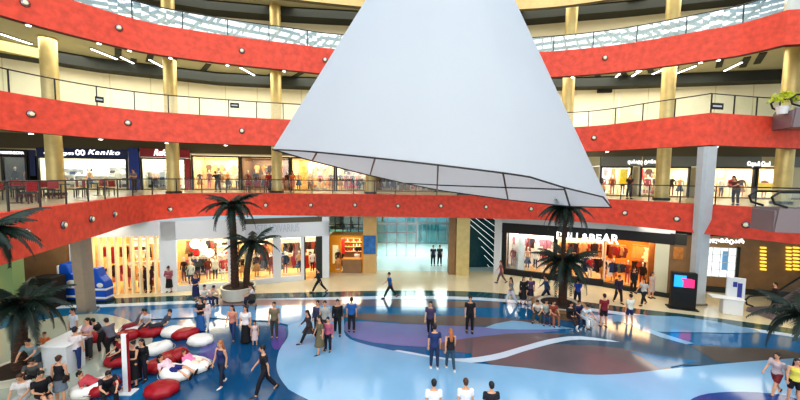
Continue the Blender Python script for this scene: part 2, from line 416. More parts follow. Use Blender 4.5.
leaning('leaning_pillar', b_, t_, .74, M['greycol'], 'tall pale grey leaning pillar behind the black video totem')
b_ = P(87, 311); t_ = PD(80, 235, 16.6)
leaning('leaning_pillar', b_, t_, .74, M['taupecol'], 'taupe leaning pillar between the blue and white machines')

# ------------------------------------------------------------------ railings
def railing(lv, glass, label, postgap, h=1.05, rail=M['darksteel'], lo=True, cut=None):
    c = CV[lv]; z = ZF[lv]; ns = normals(c)
    pts = [p-n*.12 for p, n in zip(c, ns)]
    r = empty('gallery_railing', pts[0]+Vector((0, 0, z)), label=label, cat='railing'); o0 = r.location
    MB().tube([p+Vector((0, 0, z+h))-o0 for p in pts], .032, 6).build('handrail', rail, parent=r)
    if lo: MB().tube([p+Vector((0, 0, z+.12))-o0 for p in pts], .02, 5).build('bottom_rail', rail, parent=r)
    g = MB(); strip(g, pts, z+.05, z+h-.04); g.v = [tuple(Vector(v)-o0) for v in g.v]; g.build('glass_panel', glass, parent=r)
    acc = 0; pm = MB().box((0, 0, h/2), (.05, .05, h)).mesh('post', rail)
    for a, b in zip(pts, pts[1:]):
        L = (b-a).length; t = postgap-acc
        while t < L:
            q = a+(b-a)*(t/L); inst('post', pm, q+Vector((0, 0, z))-o0, atan2((b-a).y, (b-a).x), parent=r); t += postgap
        acc = (acc+L) % postgap
    return r
railing(1, M['glass2'], 'dark railing with glass along the lowest gallery', 1.6, lo=False)
railing(2, M['glass2'], 'dark railing with glass along the middle gallery', 1.6, lo=False)
railing(3, M['glass3'], 'sky reflecting glass railing along the upper gallery', 2.4, 1.05, M['darksteel'], lo=False)
railing(4, M['glass2'], 'railing along the topmost beige gallery', 2.0)

# ------------------------------------------------------------------ band lights
lh = MB(); lh.lathe([(.0, .10), (.12, .09), (.17, .05), (.18, 0), (.15, -.02)], seg=16, cap=False)
lhm = lh.mesh('wall_light', M['chrome'], True); ll = MB().ball((0, 0, .085), (.1, .1, .05), 12, 6).mesh('lens', mat('frosted_lens', S(235, 225, 190), .3, emit=.08), True)
cap_ = {1: 'chrome wall light on the lowest red band', 2: 'round chrome wall light on the middle red band', 3: 'round chrome wall light on the upper red band'}
nm = {1: [(25, 233, 'nearest the left palm'), (63, 225, 'above the taupe leaning pillar, left side'), (91, 219, 'just right of the taupe pillar top'), (114, 214, 'third right of the left palm fronds'), (170, 209, 'above the white pilaster by the column shop'), (266, 205, 'above the pale fashion shop sign'), (311, 205, 'above the end of the white shopfront'), (355, 205, 'above the orange kiosk'), (398, 206, 'above the glass entrance, left'), (441, 206, 'above the entrance couple'), (486, 207, 'above the dark teal striped wall'), (531, 209, 'over the bright display window'), (625, 213, 'right of the big palm crown'), (677, 219, 'left of the leaning grey pillar'), (746, 225, 'right of the leaning grey pillar')],
      2: [(31, 114, 'at the far left end'), (128, 123, 'above the navy and crimson signs'), (242, 131, 'left of the sail corner'), (594, 138, 'right beside the sail edge')],
      3: [(25, 3, 'at the top left corner'), (119, 28, 'above the tan gallery wall'), (242, 51, 'left of the second gold column'), (325, 60, 'next to the sail left edge'), (605, 58, 'right of the sail')]}
for lv in nm:
    for px, py, w in nm[lv]:
        h = hit_curve(CV[lv], px, py)
        if not h: continue
        p, n = h
        o = inst('wall_light', lhm, p+n*.01, label=cap_[lv]+' '+w, cat='wall light')
        o.rotation_euler = Vector((n.x, n.y, 0)).to_track_quat('Z', 'Y').to_euler()
        inst('lens', ll, (0, 0, 0), parent=o)
dl = MB().lathe([(.13, 0), (.13, -.05), (.1, -.06)], seg=14).mesh('downlight', M['steel']); dlg = MB().lathe([(.095, -.055), (.09, -.075)], seg=12).mesh('bulb', M['lamp'])
for lv, lst in {3: [(30, 27), (100, 43), (130, 52), (170, 57), (227, 65), (284, 70), (573, 76), (638, 72), (701, 64), (719, 61)], 2: [(33, 132), (101, 137), (166, 140), (225, 143), (606, 151), (720, 148)]}.items():
    for px, py in lst:
        p = hit_curve(CV[lv], px, py)
        if not p: continue
        q = p[0]-p[1]*.19; q.z = ZB[lv]
        o = inst('downlight', dl, q, label='small round downlight under the %s red band' % ('upper' if lv == 3 else 'middle'), cat='downlight', group='downlights under the %s band' % ('upper' if lv == 3 else 'middle'))
        inst('bulb', dlg, (0, 0, 0), parent=o)
# strip lights on gallery ceilings
sl = MB().box((0, 0, -.04), (2.0, .16, .08)).mesh('ceiling_light', M['steel']); sg = MB().box((0, 0, -.09), (1.9, .12, .03)).mesh('diffuser', M['lamp'])
zc = ZF[3]-.5
for (x0, y0, x1, y1) in [(2, 33, 23, 40), (60, 62, 73, 67), (82, 59, 97, 64), (97, 50, 112, 56), (123, 57, 137, 64), (152, 60, 163, 66), (243, 68, 252, 73), (602, 78, 596, 82), (618, 74, 614, 78), (640, 70, 634, 74), (668, 66, 655, 72), (738, 63, 728, 68), (690, 67, 680, 71)]:
    a = P(x0, y0, zc); b = P(x1, y1, zc); d = b-a; c0 = (a+b)/2
    if c0.y > 29 or d.length > 6: d = d.normalized()*2
    o = inst('ceiling_light', sl, c0, atan2(d.y, d.x), label='slim white strip light on the middle gallery ceiling', cat='ceiling light', group='strip lights on the middle gallery ceiling')
    inst('diffuser', sg, (0, 0, 0), parent=o)
ds = MB().box((0, 0, -.03), (2.6, .35, .06)).mesh('air_slot', M['dark'])
for (x, y) in [(110, 66), (70, 70), (133, 63), (172, 62), (205, 68), (270, 75), (295, 76), (650, 68), (675, 66), (720, 62), (760, 58), (745, 62), (600, 78), (625, 75), (150, 57), (118, 54)]:
    p = P(x, y, zc)
    if p.y < 30: inst('air_slot', ds, p, radians(-50) if x < 400 else radians(50), label='dark ceiling air slot above the middle gallery', cat='air slot', group='air slots in the middle gallery ceiling')

# ------------------------------------------------------------------ facade planes
class Seg:
    def __init__(s, A, B):
        s.A = Vector((A[0], A[1], 0)); s.B = Vector((B[0], B[1], 0)); s.d = (s.B-s.A).normalized(); s.n = Vector((s.d.y, -s.d.x, 0)); s.L = (s.B-s.A).length; s.rz = atan2(s.d.y, s.d.x)
    def hit(s, px, py):
        r = ray(px, py); t = s.A.dot(s.n)/(r.x*s.n.x+r.y*s.n.y)
        p = Vector((r.x*t, r.y*t, EYE+r.z*t)); return (p-s.A).dot(s.d), p.z
    def u(s, px, py=200): return s.hit(px, py)[0]
    def pt(s, u, out=0, z=0): return s.A+s.d*u+s.n*out+Vector((0, 0, z))
    def box(s, mb, u0, u1, z0, z1, o0=0, o1=.1, mi=0):
        c = s.pt((u0+u1)/2, (o0+o1)/2, (z0+z1)/2); return mb.box(c, (abs(u1-u0), abs(o1-o0), abs(z1-z0)), s.rz, mi)
    def pbox(s, mb, x0, y0, x1, y1, o0=0, o1=.1, mi=0):
        ym = (y0+y1)/2; xm = (x0+x1)/2; u0 = s.hit(x0, ym)[0]; u1 = s.hit(x1, ym)[0]; z1 = s.hit(xm, y0)[1]; z0 = s.hit(xm, y1)[1]; return s.box(mb, u0, u1, z0, z1, o0, o1, mi)
def sign_text(seg, body, xa, xb, ya, yb, parent, m, out=.16, shear=0, sp=1.0, name='lettering', bold=0):
    me, w, h = text_mesh(body, .02, sp, shear, bold); me.materials.clear(); me.materials.append(m)
    u0, zt = seg.hit(xa, ya); u1, zb_ = seg.hit(xb, yb)
    o = bpy.data.objects.new(name, me); COL.objects.link(o)
    p = seg.pt((u0+u1)/2, out, (zt+zb_)/2)
    X = seg.d; Z = seg.n; Y = Vector((0, 0, 1))
    o.matrix_world = Matrix(((X.x, Y.x, Z.x, p.x), (X.y, Y.y, Z.y, p.y), (X.z, Y.z, Z.z, p.z), (0, 0, 0, 1)))
    o.scale = ((u1-u0)/w, (zt-zb_)/h, 1)
    if parent:
        o.parent = parent; o.matrix_parent_inverse = parent.matrix_basis.inverted()
    return o
def alight(name, loc, e, sx, sy, col=(1, .85, .6), rot=(0, 0, 0)):
    l = bpy.data.lights.new(name, 'AREA'); l.shape = 'RECTANGLE'; l.size = sx; l.size_y = sy; l.energy = e; l.color = col
    o = bpy.data.objects.new(name, l); COL.objects.link(o); o.location = loc; o.rotation_euler = rot; return o

# garments and mannequins -------------------------------------------
def garment_mesh(kind, m):
    mb = MB()
    if kind == 'shirt': pr = [(-.10, 0), (-.21, -.05), (-.27, -.34), (-.20, -.36), (-.17, -.18), (-.17, -.72), (.17, -.72), (.17, -.18), (.20, -.36), (.27, -.34), (.21, -.05), (.10, 0)]
    else: pr = [(-.06, 0), (-.14, -.03), (-.12, -.35), (-.25, -1.05), (.25, -1.05), (.12, -.35), (.14, -.03), (.06, 0)]
    n = len(pr); th = .05
    vs = [(x, -th, z) for x, z in pr]+[(x, th, z) for x, z in pr]
    mb.add(vs, [tuple(range(n))[::-1], tuple(range(n, 2*n))]+[(i, (i+1) % n, n+(i+1) % n, n+i) for i in range(n)])
    mb.tube([(0, 0, 0), (0, 0, .06), (.03, 0, .1), (0, 0, .13)], .008, 5)
    return mb.mesh('garment', m)
GC = [(60, 30, 26), (140, 60, 40), (30, 28, 30), (214, 150, 90), (240, 230, 214), (180, 40, 44), (40, 60, 100), (110, 80, 50), (200, 120, 130), (90, 100, 80), (230, 180, 120), (50, 44, 60)]
GM = [(garment_mesh(k, cm(S(*c))), k) for c in GC for k in ('shirt', 'dress')]
def mannequin_mesh(ci):
    body = mat('mannequin_shell', S(235, 222, 205), .4); a = cm(S(*GC[ci % 12])); b = cm(S(*GC[(ci*5+3) % 12]))
    mb = MB()
    for s_ in (-1, 1):
        mb.tube([(s_*.09, 0, .9), (s_*.10, .03, .5), (s_*.1, .0, .08)], [.085, .06, .04], 8, 2)
        mb.box((s_*.1, .05, .04), (.08, .22, .07), 0, 0)
        mb.tube([(s_*.19, 0, 1.42), (s_*.25, .0, 1.14), (s_*.22, .10, .9)], [.05, .04, .028], 7, 1)
        mb.ball((s_*.215, .12, .84), (.025, .03, .06), 6, 5, 0)
    mb.rings([((0, 0, z), (rx, 0, 0), (0, ry, 0)) for z, rx, ry in ((.82, .17, .12), (.95, .17, .12), (1.12, .125, .09), (1.28, .16, .11), (1.42, .19, .09), (1.48, .08, .06))], 12, 1)
    mb.tube([(0, 0, 1.45), (0, .01, 1.58)], [.05, .045], 8, 0); mb.ball((0, .02, 1.68), (.075, .095, .12), 10, 8, 0)
    if ci % 3 == 0: mb.rings([((0, 0, z), (r_, 0, 0), (0, r_*.8, 0)) for z, r_ in ((.45, .3), (.95, .16), (1.0, .15))], 12, 2)
    mb.lathe([(.2, 0), (.2, .02)], seg=16, mi=0)
    return mb.mesh('mannequin', [body, a, b], True)
MANQ = [mannequin_mesh(i) for i in range(6)]
NG = [0]
def rail_of(seg, u0, u1, z, out, n, place, rail=True, pal=None):
    if rail:
        r = MB(); r.tube([seg.pt(u0, out, z+.13), seg.pt(u1, out, z+.13)], .015, 5)
        r.tube([seg.pt(u0, out, z+.13), seg.pt(u0, out-.25, z+.13)], .015, 5); r.tube([seg.pt(u1, out, z+.13), seg.pt(u1, out-.25, z+.13)], .015, 5)
        r.build('clothes_rail', M['steel'], label='steel clothes rail in '+place, cat='clothes rail', group='clothes rails in '+place)
    for i in range(n):
        me, k = GM[(pal[random.randrange(len(pal))]*2+random.randrange(2)) if pal else random.randrange(len(GM))]
        u = u0+(i+.5)*(u1-u0)/n
        inst('hanging_garment', me, seg.pt(u, out, z), seg.rz+radians(random.uniform(-50, 50)), sc=(random.uniform(.8, 1.1),)*3,
             label='garment hanging on a rail in '+place, cat='garment', group='garments in '+place)
        NG[0] += 1
def manq(seg, u, out, z, i, place, rz=None):
    inst('mannequin', MANQ[i % 6], seg.pt(u, out, z), (rz if rz is not None else seg.rz+pi+random.uniform(-.5, .5)), sc=random.uniform(.93, 1.0),
         label='dressed mannequin standing in '+place, cat='mannequin', group='mannequins in '+place)
def shelf_unit(seg, u, w, z, h, out, place, n=4, cols_=None, m=None):
    r = empty('display_shelf', seg.pt(u, out, z), seg.rz, label='display shelf with folded goods in '+place, cat='shelf', group='display shelves in '+place)
    f = MB()
    for s_ in (-1, 1): f.box((s_*w/2, 0, h/2), (.05, .35, h))
    f.box((0, .17, h/2), (w, .02, h)); f.build('frame', m or M['white'], parent=r)
    for k in range(n):
        MB().box((0, 0, .15+k*(h-.2)/max(1, n-1)), (w, .35, .04)).build('shelf', m or M['white'], parent=r)
    for k in range(n-1 if n > 1 else 1):
        zz = .17+k*(h-.2)/max(1, n-1)
        for j in range(max(2, int(w/.45))):
            uu = -w/2+.22+j*(w-.3)/max(1, int(w/.45)-.5)
            hh = random.uniform(.12, .3); c = random.choice(cols_ or GC)
            st = MB(); st.box((0, 0, hh/2), (.26, .24, hh)); st.box((.01, -.01, hh+.02), (.22, .2, .04))
            st.build('folded_stack', cm(S(*c)), label='folded stack in '+place, cat='goods', group='goods in '+place).matrix_world = Matrix.Translation(seg.pt(u+uu, out+.02, z+zz)) @ Matrix.Rotation(seg.rz, 4, 'Z')
    return r
def room(seg, u0, u1, z0, z1, depth, wall=None, ceilm=None, floorm=None, name='wall_back'):
    w = MB(); seg.box(w, u0, u1, z0, z1, -depth-.1, -depth); seg.box(w, u0-.08, u0, z0, z1, -depth, -.05); seg.box(w, u1, u1+.08, z0, z1, -depth, -.05)
    w.build(name, wall or M['shopwall'], kind='structure')
    c = MB(); seg.box(c, u0, u1, z1, z1+.08, -depth, -.05); c.build('ceiling', ceilm or M['shopceil'], kind='structure')
    f = MB(); seg.box(f, u0, u1, z0-.0, z0+.03, -depth, -.05); f.build('floor', floorm or M['shopfloor'], kind='structure')

# ---- ground left: white shopfront --------------------------------
GL = [P(88, 286), P(163, 292), P(246, 285), P(329, 277)]
GL = [(p.x, p.y) for p in GL]
sA = Seg((-21.0, 21.2), GL[1]); sB = Seg(GL[1], GL[2]); sC = Seg(GL[2], GL[3])
ztop = 4.72
def facade_piece(seg, mb, lst, out=.12):
    for u0, u1, z0, z1 in lst: seg.box(mb, u0, u1, z0, z1, -.15, out)
# column shop (left)
mb = MB(); uA0 = sA.u(86, 260); uA1 = sA.L
facade_piece(sA, mb, [(uA0, uA1, 3.75, ztop)]); mb.build('wall_left', M['white'], kind='structure')
mb = MB(); facade_piece(sB, mb, [(-.1, sB.u(177, 262), 0, ztop), (0, sB.L, 3.45, ztop), (sB.u(228, 262), sB.u(236, 262), 0, ztop)]); mb.build('wall_left', M['white'], kind='structure')
mb = MB(); facade_piece(sC, mb, [(0, sC.L, 3.25, 4.35), (sC.u(273, 255), sC.u(281, 255), 0, 3.3), (sC.u(301, 255), sC.u(304, 255), 0, 3.3), (sC.u(322, 255), sC.L, 0, ztop)]); mb.build('wall_left', M['offwhite'], kind='structure')
mb = MB(); facade_piece(sC, mb, [(0, sC.L, 4.35, ztop)], 0); mb.build('wall_left', M['olive'], kind='structure')
for sg, a, b in ((sB, sB.u(177, 262), sB.L), (sC, 0, sC.u(304, 255))):
    mb = MB(); sg.box(mb, a, b, 0, .35, -.1, .14); mb.build('baseboard_left', M['offwhite'], kind='structure')
    g = MB(); sg.box(g, a, b, .35, 3.35, -.02, 0); g.build('window_1', M['glass'], kind='structure')
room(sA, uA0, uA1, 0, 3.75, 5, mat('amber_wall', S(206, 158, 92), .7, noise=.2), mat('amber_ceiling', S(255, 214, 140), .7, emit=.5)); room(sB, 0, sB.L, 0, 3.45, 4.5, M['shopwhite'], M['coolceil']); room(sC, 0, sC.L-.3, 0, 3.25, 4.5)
# thin cream fins of the column shop
nf = 9
fin = MB(); fin.box((0, 0, 1.87), (.09, .3, 3.75))
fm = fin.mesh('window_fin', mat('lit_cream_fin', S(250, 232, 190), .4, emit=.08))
for i in range(nf):
    inst('window_fin', fm, sA.pt(uA0+.3+(i+.2)*(uA1-uA0-.3)/nf, 0, 0), sA.rz, label='tall pale upright fin of the left corner shop window', cat='fin', group='upright fins of the left corner shop')
L1p = 'the left corner shop behind upright fins'; L2p = 'the white shopfront left of the twin palms'; L3p = 'the white shopfront right of the twin palms'
for k in range(3): rail_of(sA, uA0+.3+k*2.2, uA0+2.2+k*2.2, 2.9, -1.0-.9*k, 7, L1p)
for k in range(3): rail_of(sA, uA0+.3+k*2.2, uA0+2.2+k*2.2, 1.55, -1.4-.6*k, 7, L1p)
for k in range(5): manq(sA, uA0+.8+k*1.25, -.8, .1, k, L1p)
for k in range(4): shelf_unit(sA, uA0+.9+k*1.8, 1.5, .03, 2.8, -4.6, L1p)
for k in range(3): rail_of(sB, 1.0+k*1.9, 2.6+k*1.9, 2.4, -4.1, 6, L2p)
for k, u in enumerate((sB.u(181, 262), sB.u(187, 262), sB.u(213, 262), sB.u(221, 262), sB.u(241, 262), sB.u(206, 262), sB.u(195, 262))): manq(sB, u, -.7, .35, k+2, L2p)
for k in range(3): shelf_unit(sB, 1.3+k*2.1, 1.4, .03, 2.2, -3.6, L2p)
for k in range(4): rail_of(sC, .6+k*1.75, 2.1+k*1.75, 2.55, -1.6, 7, L3p, pal=[0, 1, 2, 3, 5, 7])
for k in range(4): rail_of(sC, .6+k*1.75, 2.1+k*1.75, 1.4, -1.9, 7, L3p, pal=[0, 1, 2, 3, 5, 7, 10])
for k in range(7): manq(sC, .7+k*1.0, -.7, .35, k, L3p)
for k in range(3): shelf_unit(sC, 1.1+k*2.2, 1.6, .03, 2.5, -4.0, L3p)
# door at the end of the white shopfront
u0 = sC.u(304, 255); u1 = sC.u(322, 255)
mb = MB(); sC.box(mb, u0, u0+.1, 0, 3.25, -.1, .1); sC.box(mb, u1-.45, u1, 0, 3.25, -.12, .1); mb.build('door_1', M['dark'], kind='structure')
sg_ = MB(); sC.box(sg_, sC.u(250, 225), sC.u(300, 225), 3.4, 4.25, .12, .15); o = sg_.build('shop_sign', M['offwhite'], label='pale shop sign with thin silver capitals above the fashion shop', cat='shop sign')
sign_text(sC, 'STRADIVARIUS', 257, 299, 225, 231.5, o, M['letterg'], .18)
for sg, zz in ((sA, 3.6), (sB, 3.3), (sC, 3.1)):
    alight('shop_light', sg.pt(sg.L/2, -2.4, zz), 240 if sg is sA else 270, sg.L*.8, 3.2, rot=(0, 0, sg.rz))
# hanging round blossom lamps in the white shop
for u_, z_, q in ((sB.u(191, 250), 2.9, .34), (sB.u(199, 248), 2.6, .28), (sB.u(206, 252), 2.2, .3)):
    r = empty('pendant_lamp', sB.pt(u_, -1.2, z_), label='round white glowing pendant in the shop window left of the twin palms', cat='pendant lamp', group='round pendants in the white shop')
    MB().ball((0, 0, 0), q, 14, 8).build('lamp_shade', M['warmlamp'], parent=r, smooth=True); MB().tube([(0, 0, q), (0, 0, 3.45-z_)], .01, 5).build('cord', M['black'], parent=r)

# ---- kiosk and entrance ------------------------------------------
kY = 27.2
kp = lambda x, y, Y=kY: PD(x, y, Y)
def ybox(mb, x0, y0, x1, y1, Y, dep=.1, mi=0):
    a = PD(x0, y0, Y); b = PD(x1, y1, Y)
    return mb.box(((a.x+b.x)/2, Y+dep/2, (a.z+b.z)/2), (abs(b.x-a.x), dep, abs(a.z-b.z)), 0, mi)
ax = PD(329.5, 260, kY).x; bx = PD(363, 260, kY).x
r = empty('coffee_kiosk', ((ax+bx)/2, kY, 0), label='orange and wood coffee kiosk with lit shelves beside the entrance', cat='kiosk')
w = bx-ax
def kb(name, c, d, m): return MB().box(c, d).build(name, m, parent=r)
kb('side_wall', (-w/2+.06, .9, 1.5), (.12, 1.8, 3.0), M['orange']); kb('side_wall', (w/2-.06, .9, 1.5), (.12, 1.8, 3.0), M['orange'])
kb('front_panel', (-w/2+.5, 0, 1.45), (.9, .12, 2.9), M['orange']); kb('back_wall', (0, 1.8, 1.5), (w, .1, 3.0), M['brownpanel'])
kb('roof', (0, .85, 2.95), (w, 1.95, .2), M['orange']); kb('counter', (.5, .1, .55), (w-1.2, .6, 1.1), M['brownpanel']); kb('counter_top', (.5, .1, 1.12), (w-1.1, .7, .05), M['wood'])
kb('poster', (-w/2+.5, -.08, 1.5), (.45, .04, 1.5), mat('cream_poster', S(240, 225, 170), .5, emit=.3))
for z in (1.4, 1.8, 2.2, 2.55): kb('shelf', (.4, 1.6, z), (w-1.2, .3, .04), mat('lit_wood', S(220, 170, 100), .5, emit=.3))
for z in (1.43, 1.83, 2.23):
    for i in range(7):
        b = MB(); b.lathe([(.05, 0), (.055, .02), (.055, .16), (.03, .2), (.02, .24)], seg=8)
        b.build('jar', cm(S(*random.choice([(230, 220, 190), (120, 70, 40), (200, 60, 40), (240, 240, 235)]))), label='small jar on a lit kiosk shelf', cat='jar', group='jars on the kiosk shelves').location = r.location+Vector((-.4+i*.26, 1.55, z))
alight('kiosk_light', (r.location.x+.3, kY+.9, 2.75), 50, 1.6, 1.0)
kb('cafe_menu_box', (w/2-.35, -.2, 2.0), (.5, .1, .3), M['blackmatte'])
# hall beyond the entrance
mw = MB(); 
hw0, hw1, hY = -6.2, 6.2, 39.5
mb = MB(); mb.box((hw0-.15, 34, 3.1), (.3, 11, 6.3)); mb.build('wall_left', M['cream2'], kind='structure')
mb = MB(); mb.box((10.6, 34, 3.1), (.3, 11, 6.3)); mb.build('wall_right', M['cream2'], kind='structure')
gw = empty('glass_entrance', (2, hY, 0), label='tall teal glazed entrance wall with thin mullions at the back', cat='glazed wall')
MB().box((0, 0, 3.0), (16.8, .04, 6.0)).build('glazing', M['teal'], parent=gw)
for i in range(15): MB().box((-8.1+i*1.157, -.05, 3.0), (.09, .16, 6.0)).build('mullion', M['steel'], parent=gw)
for z in (.12, 2.45, 3.4, 5.2): MB().box((0, -.05, z), (16.8, .14, .12 if z != 2.45 else .3), 0).build('transom', M['steel'], parent=gw)
for s_, x in ((-1, 3.0), (1, 4.1)):
    d = MB().box((x-2+.0, -.12, 1.2), (1.0, .05, 2.35)).build('sliding_door', M['teal'], parent=gw)
    MB().box((0, 0, 0), (.04, .06, 1.0)).build('handle', M['chrome'], parent=d).location = (x-2+.4*s_, -.18, 1.1)
# inner vestibule screen nearer the hall, with bright panes
iv = empty('vestibule_screen', (-.4, 33.0, 0), label='pale glass vestibule screen behind the kiosk pillar', cat='glass screen')
for i in range(5): MB().box((-1.8+i*.95, 0, 2.3), (.07, .1, 4.6)).build('mullion', M['steel'], parent=iv)
MB().box((.1, 0, 2.3), (3.8, .03, 4.6)).build('glazing', M['glass'], parent=iv)
for z in (2.4, 3.2): MB().box((.1, 0, z), (3.8, .1, .14)).build('transom', M['steel'], parent=iv)
# upper window wall left of the pillar
uw = empty('upper_window', (PD(347, 225, 29).x, 29, 0), label='dark teal gridded glazing above the orange kiosk', cat='window')
uww = PD(366, 225, 29).x-PD(327, 225, 29).x
MB().box((0, 0, 4.1), (uww, .04, 2.1)).build('glazing', M['teal'], parent=uw); MB().box((0, 1.2, 4.1), (uww, .1, 2.1)).build('back_panel', mat('deep_teal', S(20, 72, 80), .4), parent=uw)
for i in range(6): MB().box((-uww/2+i*uww/5, -.04, 4.1), (.07, .08, 2.1)).build('mullion', M['darksteel'], parent=uw)
MB().box((0, -.04, 3.7), (uww, .08, .07)).build('transom', M['darksteel'], parent=uw)
# pavement and street outside
MB().add([(-60, 40, .01), (60, 40, .01), (60, 120, .01), (-60, 120, .01)], [(0, 1, 2, 3)]).build('ground', mat('bright_paving', S(205, 225, 228), .6), kind='structure')
fb = MB(); fb.box((0, 75, 2.5), (90, 4, 5)); fb.build('exterior_wall', mat('pale_blue_building', S(160, 205, 215), .7, noise=.15, nscale=.15), kind='structure')
for i, x in enumerate((-14, -3, 9, 20)):
    t = empty('street_tree', (x, 58, 0), label='street tree outside the glazed entrance', cat='tree', group='street trees outside')
    MB().tube([(0, 0, 0), (.1, 0, 2.2)], [.16, .1], 8).build('trunk', M['bark'], parent=t)
    cr = MB()
    for k in range(5): cr.ball((random.uniform(-.9, .9), random.uniform(-.6, .6), 3+random.uniform(-.5, .7)), random.uniform(.8, 1.1), 9, 6)
    cr.build('crown', mat('teal_green_leaf', S(60, 110, 95), .8, noise=.3), parent=t)
# unseen pale cyan area lamps over the entrance hall
for i in range(3): alight('hall_light', (-2+3.5*i, 34, 4.6), 200, 2.5, 6, (.85, 1, 1))
# dark teal wall with diagonal white strips (x 463-500)
sT = Seg((5.6, 29.2), (9.4, 29.6))
mb = MB(); sT.box(mb, -.4, 4.6, 0, 4.74, -.1, 0); w_ = mb.build('stair_wall', mat('deep_teal_panel', S(18, 74, 84), .3, noise=.2), label='dark teal wall with thin diagonal white strips right of the gold pillar', cat='feature wall')
for i in range(11):
    y0 = 216+i*5.2-14
    a = sT.hit(468, y0); b = sT.hit(497, y0+19+i*1.6)
    if i > 2 and False: pass
    pa = sT.pt(a[0], .05, a[1]); pb = sT.pt(b[0], .05, b[1])
    # keep the strips on the panel
    t0 = max(0, (pa.z-4.7)/(pa.z-pb.z)); pa2 = pa+(pb-pa)*t0
    k = min(1.0, .15+.1*i) if i > 4 else 0
    pa2 = pa2+(pb-pa2)*max(0, k-.3)
    MB().tube([pa2, pb], .022, 5).build('light_strip', mat('white_strip', (.9, 1, 1), .4, emit=.5), parent=w_)
MB().box((9.9, 28.4, 2.37), (.5, 2.4, 4.74)).build('wall_right', M['offwhite'], kind='structure')
mb = MB(); mb.box((2, 28.2, 4.72), (17, 4, .06)); mb.build('ceiling', M['ceil'], kind='structure')

# ---- ground right -------------------------------------------------
gr = [(8.55, 27.35)]+[(p.x, p.y) for p in (P(603, 286), P(671, 297.5))]
sP = Seg(gr[0], gr[1]); sQ = Seg(gr[1], gr[2])
fz0, fz1 = 3.42, 4.2
mb = MB(); sP.box(mb, -.2, sP.L, fz0, fz1, -.15, .15); sQ.box(mb, 0, sQ.L, 3.55, 4.25, -.15, .15)
sP.box(mb, 0, sP.L, 0, .45, -.15, .15)
fs_ = mb.build('shop_fascia', M['blackmatte'], label='black shop fascia with big white lettering behind the tall palm', cat='shop sign')
sign_text(sP, 'PULL&BE', 556.5, 600.5, 231.5, 242.5, fs_, M['letter'], .2, bold=.02, sp=1.05); sign_text(sQ, 'AR', 602, 619, 233.5, 244.5, fs_, M['letter'], .2, bold=.02)
mb = MB(); sP.box(mb, -.6, sP.L, fz1, 4.72, -.2, .05); sQ.box(mb, 0, sQ.L, 4.25, 4.72, -.2, .05); sP.box(mb, -.8, -.2, 0, 4.72, -.2, .1); mb.build('wall_right', M['offwhite'], kind='structure')
mb = MB()
ua, ub = sP.u(506, 255), sP.u(553, 255)
sP.box(mb, -.1, ua, .3, fz0, -.15, .18); sP.box(mb, ub, sP.u(557, 255), .3, fz0, -.15, .18); mb.build('window_2', M['blackmatte'], kind='structure')
g = MB(); sP.box(g, ua, ub, .45, fz0, -.02, 0); g.build('window_3', M['glass'], kind='structure')
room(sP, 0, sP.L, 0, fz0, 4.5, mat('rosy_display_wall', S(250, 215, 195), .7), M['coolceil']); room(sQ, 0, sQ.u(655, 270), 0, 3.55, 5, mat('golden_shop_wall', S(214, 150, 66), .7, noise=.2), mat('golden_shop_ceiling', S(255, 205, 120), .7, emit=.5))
# partition behind the display window
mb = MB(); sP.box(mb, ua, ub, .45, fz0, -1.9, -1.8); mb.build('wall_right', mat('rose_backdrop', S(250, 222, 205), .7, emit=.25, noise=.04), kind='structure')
R1p = 'the bright display window left of the tall palm'; R2p = 'the shop behind the tall palm'; R3p = 'the golden shop entrance right of the lettering'
for k, x in enumerate((512, 519, 527, 535, 543, 549)): manq(sP, sP.u(x, 258), -.8-.3*(k % 2), .45, k+1, R1p)
for k in range(2): rail_of(sP, ua+.4+k*1.8, ua+2.0+k*1.8, 2.9, -1.2, 6, R1p, pal=[0, 1, 4, 8])
rs = sP.u(560, 258)
for k in range(3): rail_of(sP, rs+.1+k*1.15, rs+1.1+k*1.15, 2.85, -.9-.3*k, 6, R2p, pal=[0, 1, 3, 5, 10])
for k in range(3): rail_of(sP, rs+.1+k*1.15, rs+1.1+k*1.15, 1.7, -1.3, 6, R2p, pal=[0, 2, 6, 9, 11, 4])
for k in range(4): manq(sP, rs+.4+k*.85, -.6, .35, k+3, R2p)
rail_of(sQ, .2, 1.2, 2.85, -1.0, 6, R3p, pal=[0, 1, 3, 5]); rail_of(sQ, .2, 1.2, 1.6, -1.0, 6, R3p, pal=[6, 9, 11, 4]); rail_of(sQ, 1.6, 3.4, 2.6, -3.5, 8, R3p, pal=[3, 10, 4, 7]); rail_of(sQ, 1.6, 3.4, 1.4, -3.7, 8, R3p)
for k in range(3): manq(sQ, .5+k*.9, -1.6, .05, k, R3p)
shelf_unit(sQ, 3.0, 1.2, .03, 2.2, -4.5, R3p)
mb = MB(); sQ.box(mb, sQ.u(654, 270), sQ.u(668, 270), 0, 3.55, -.4, .16); mb.build('wall_right', mat('pale_green_cream', S(220, 216, 188), .5), kind='structure')
mb = MB(); sQ.box(mb, sQ.u(668, 270), sQ.L+.6, 0, 3.9, -.4, .05); mb.build('wall_right', M['brownpanel'], kind='structure')
mb = MB(); sQ.box(mb, 0, sQ.L+.6, 0, .3, -.1, .25); sQ.box(mb, sQ.u(668, 270), sQ.L+.6, 3.6, 4.3, -.1, .1); mb.build('baseboard_right', M['dark'], kind='structure')
alight('shop_light', sP.pt(sP.L*.25, -.9, 3.3), 90, 3, 1.4, (1, .93, .85), (0, 0, sP.rz)); alight('shop_light', sP.pt(sP.L*.72, -2, 3.3), 110, 3, 3, rot=(0, 0, sP.rz)); alight('shop_light', sQ.pt(sQ.L*.4, -2.2, 3.4), 150, 3, 3.5, (1, .72, .38), (0, 0, sQ.rz))
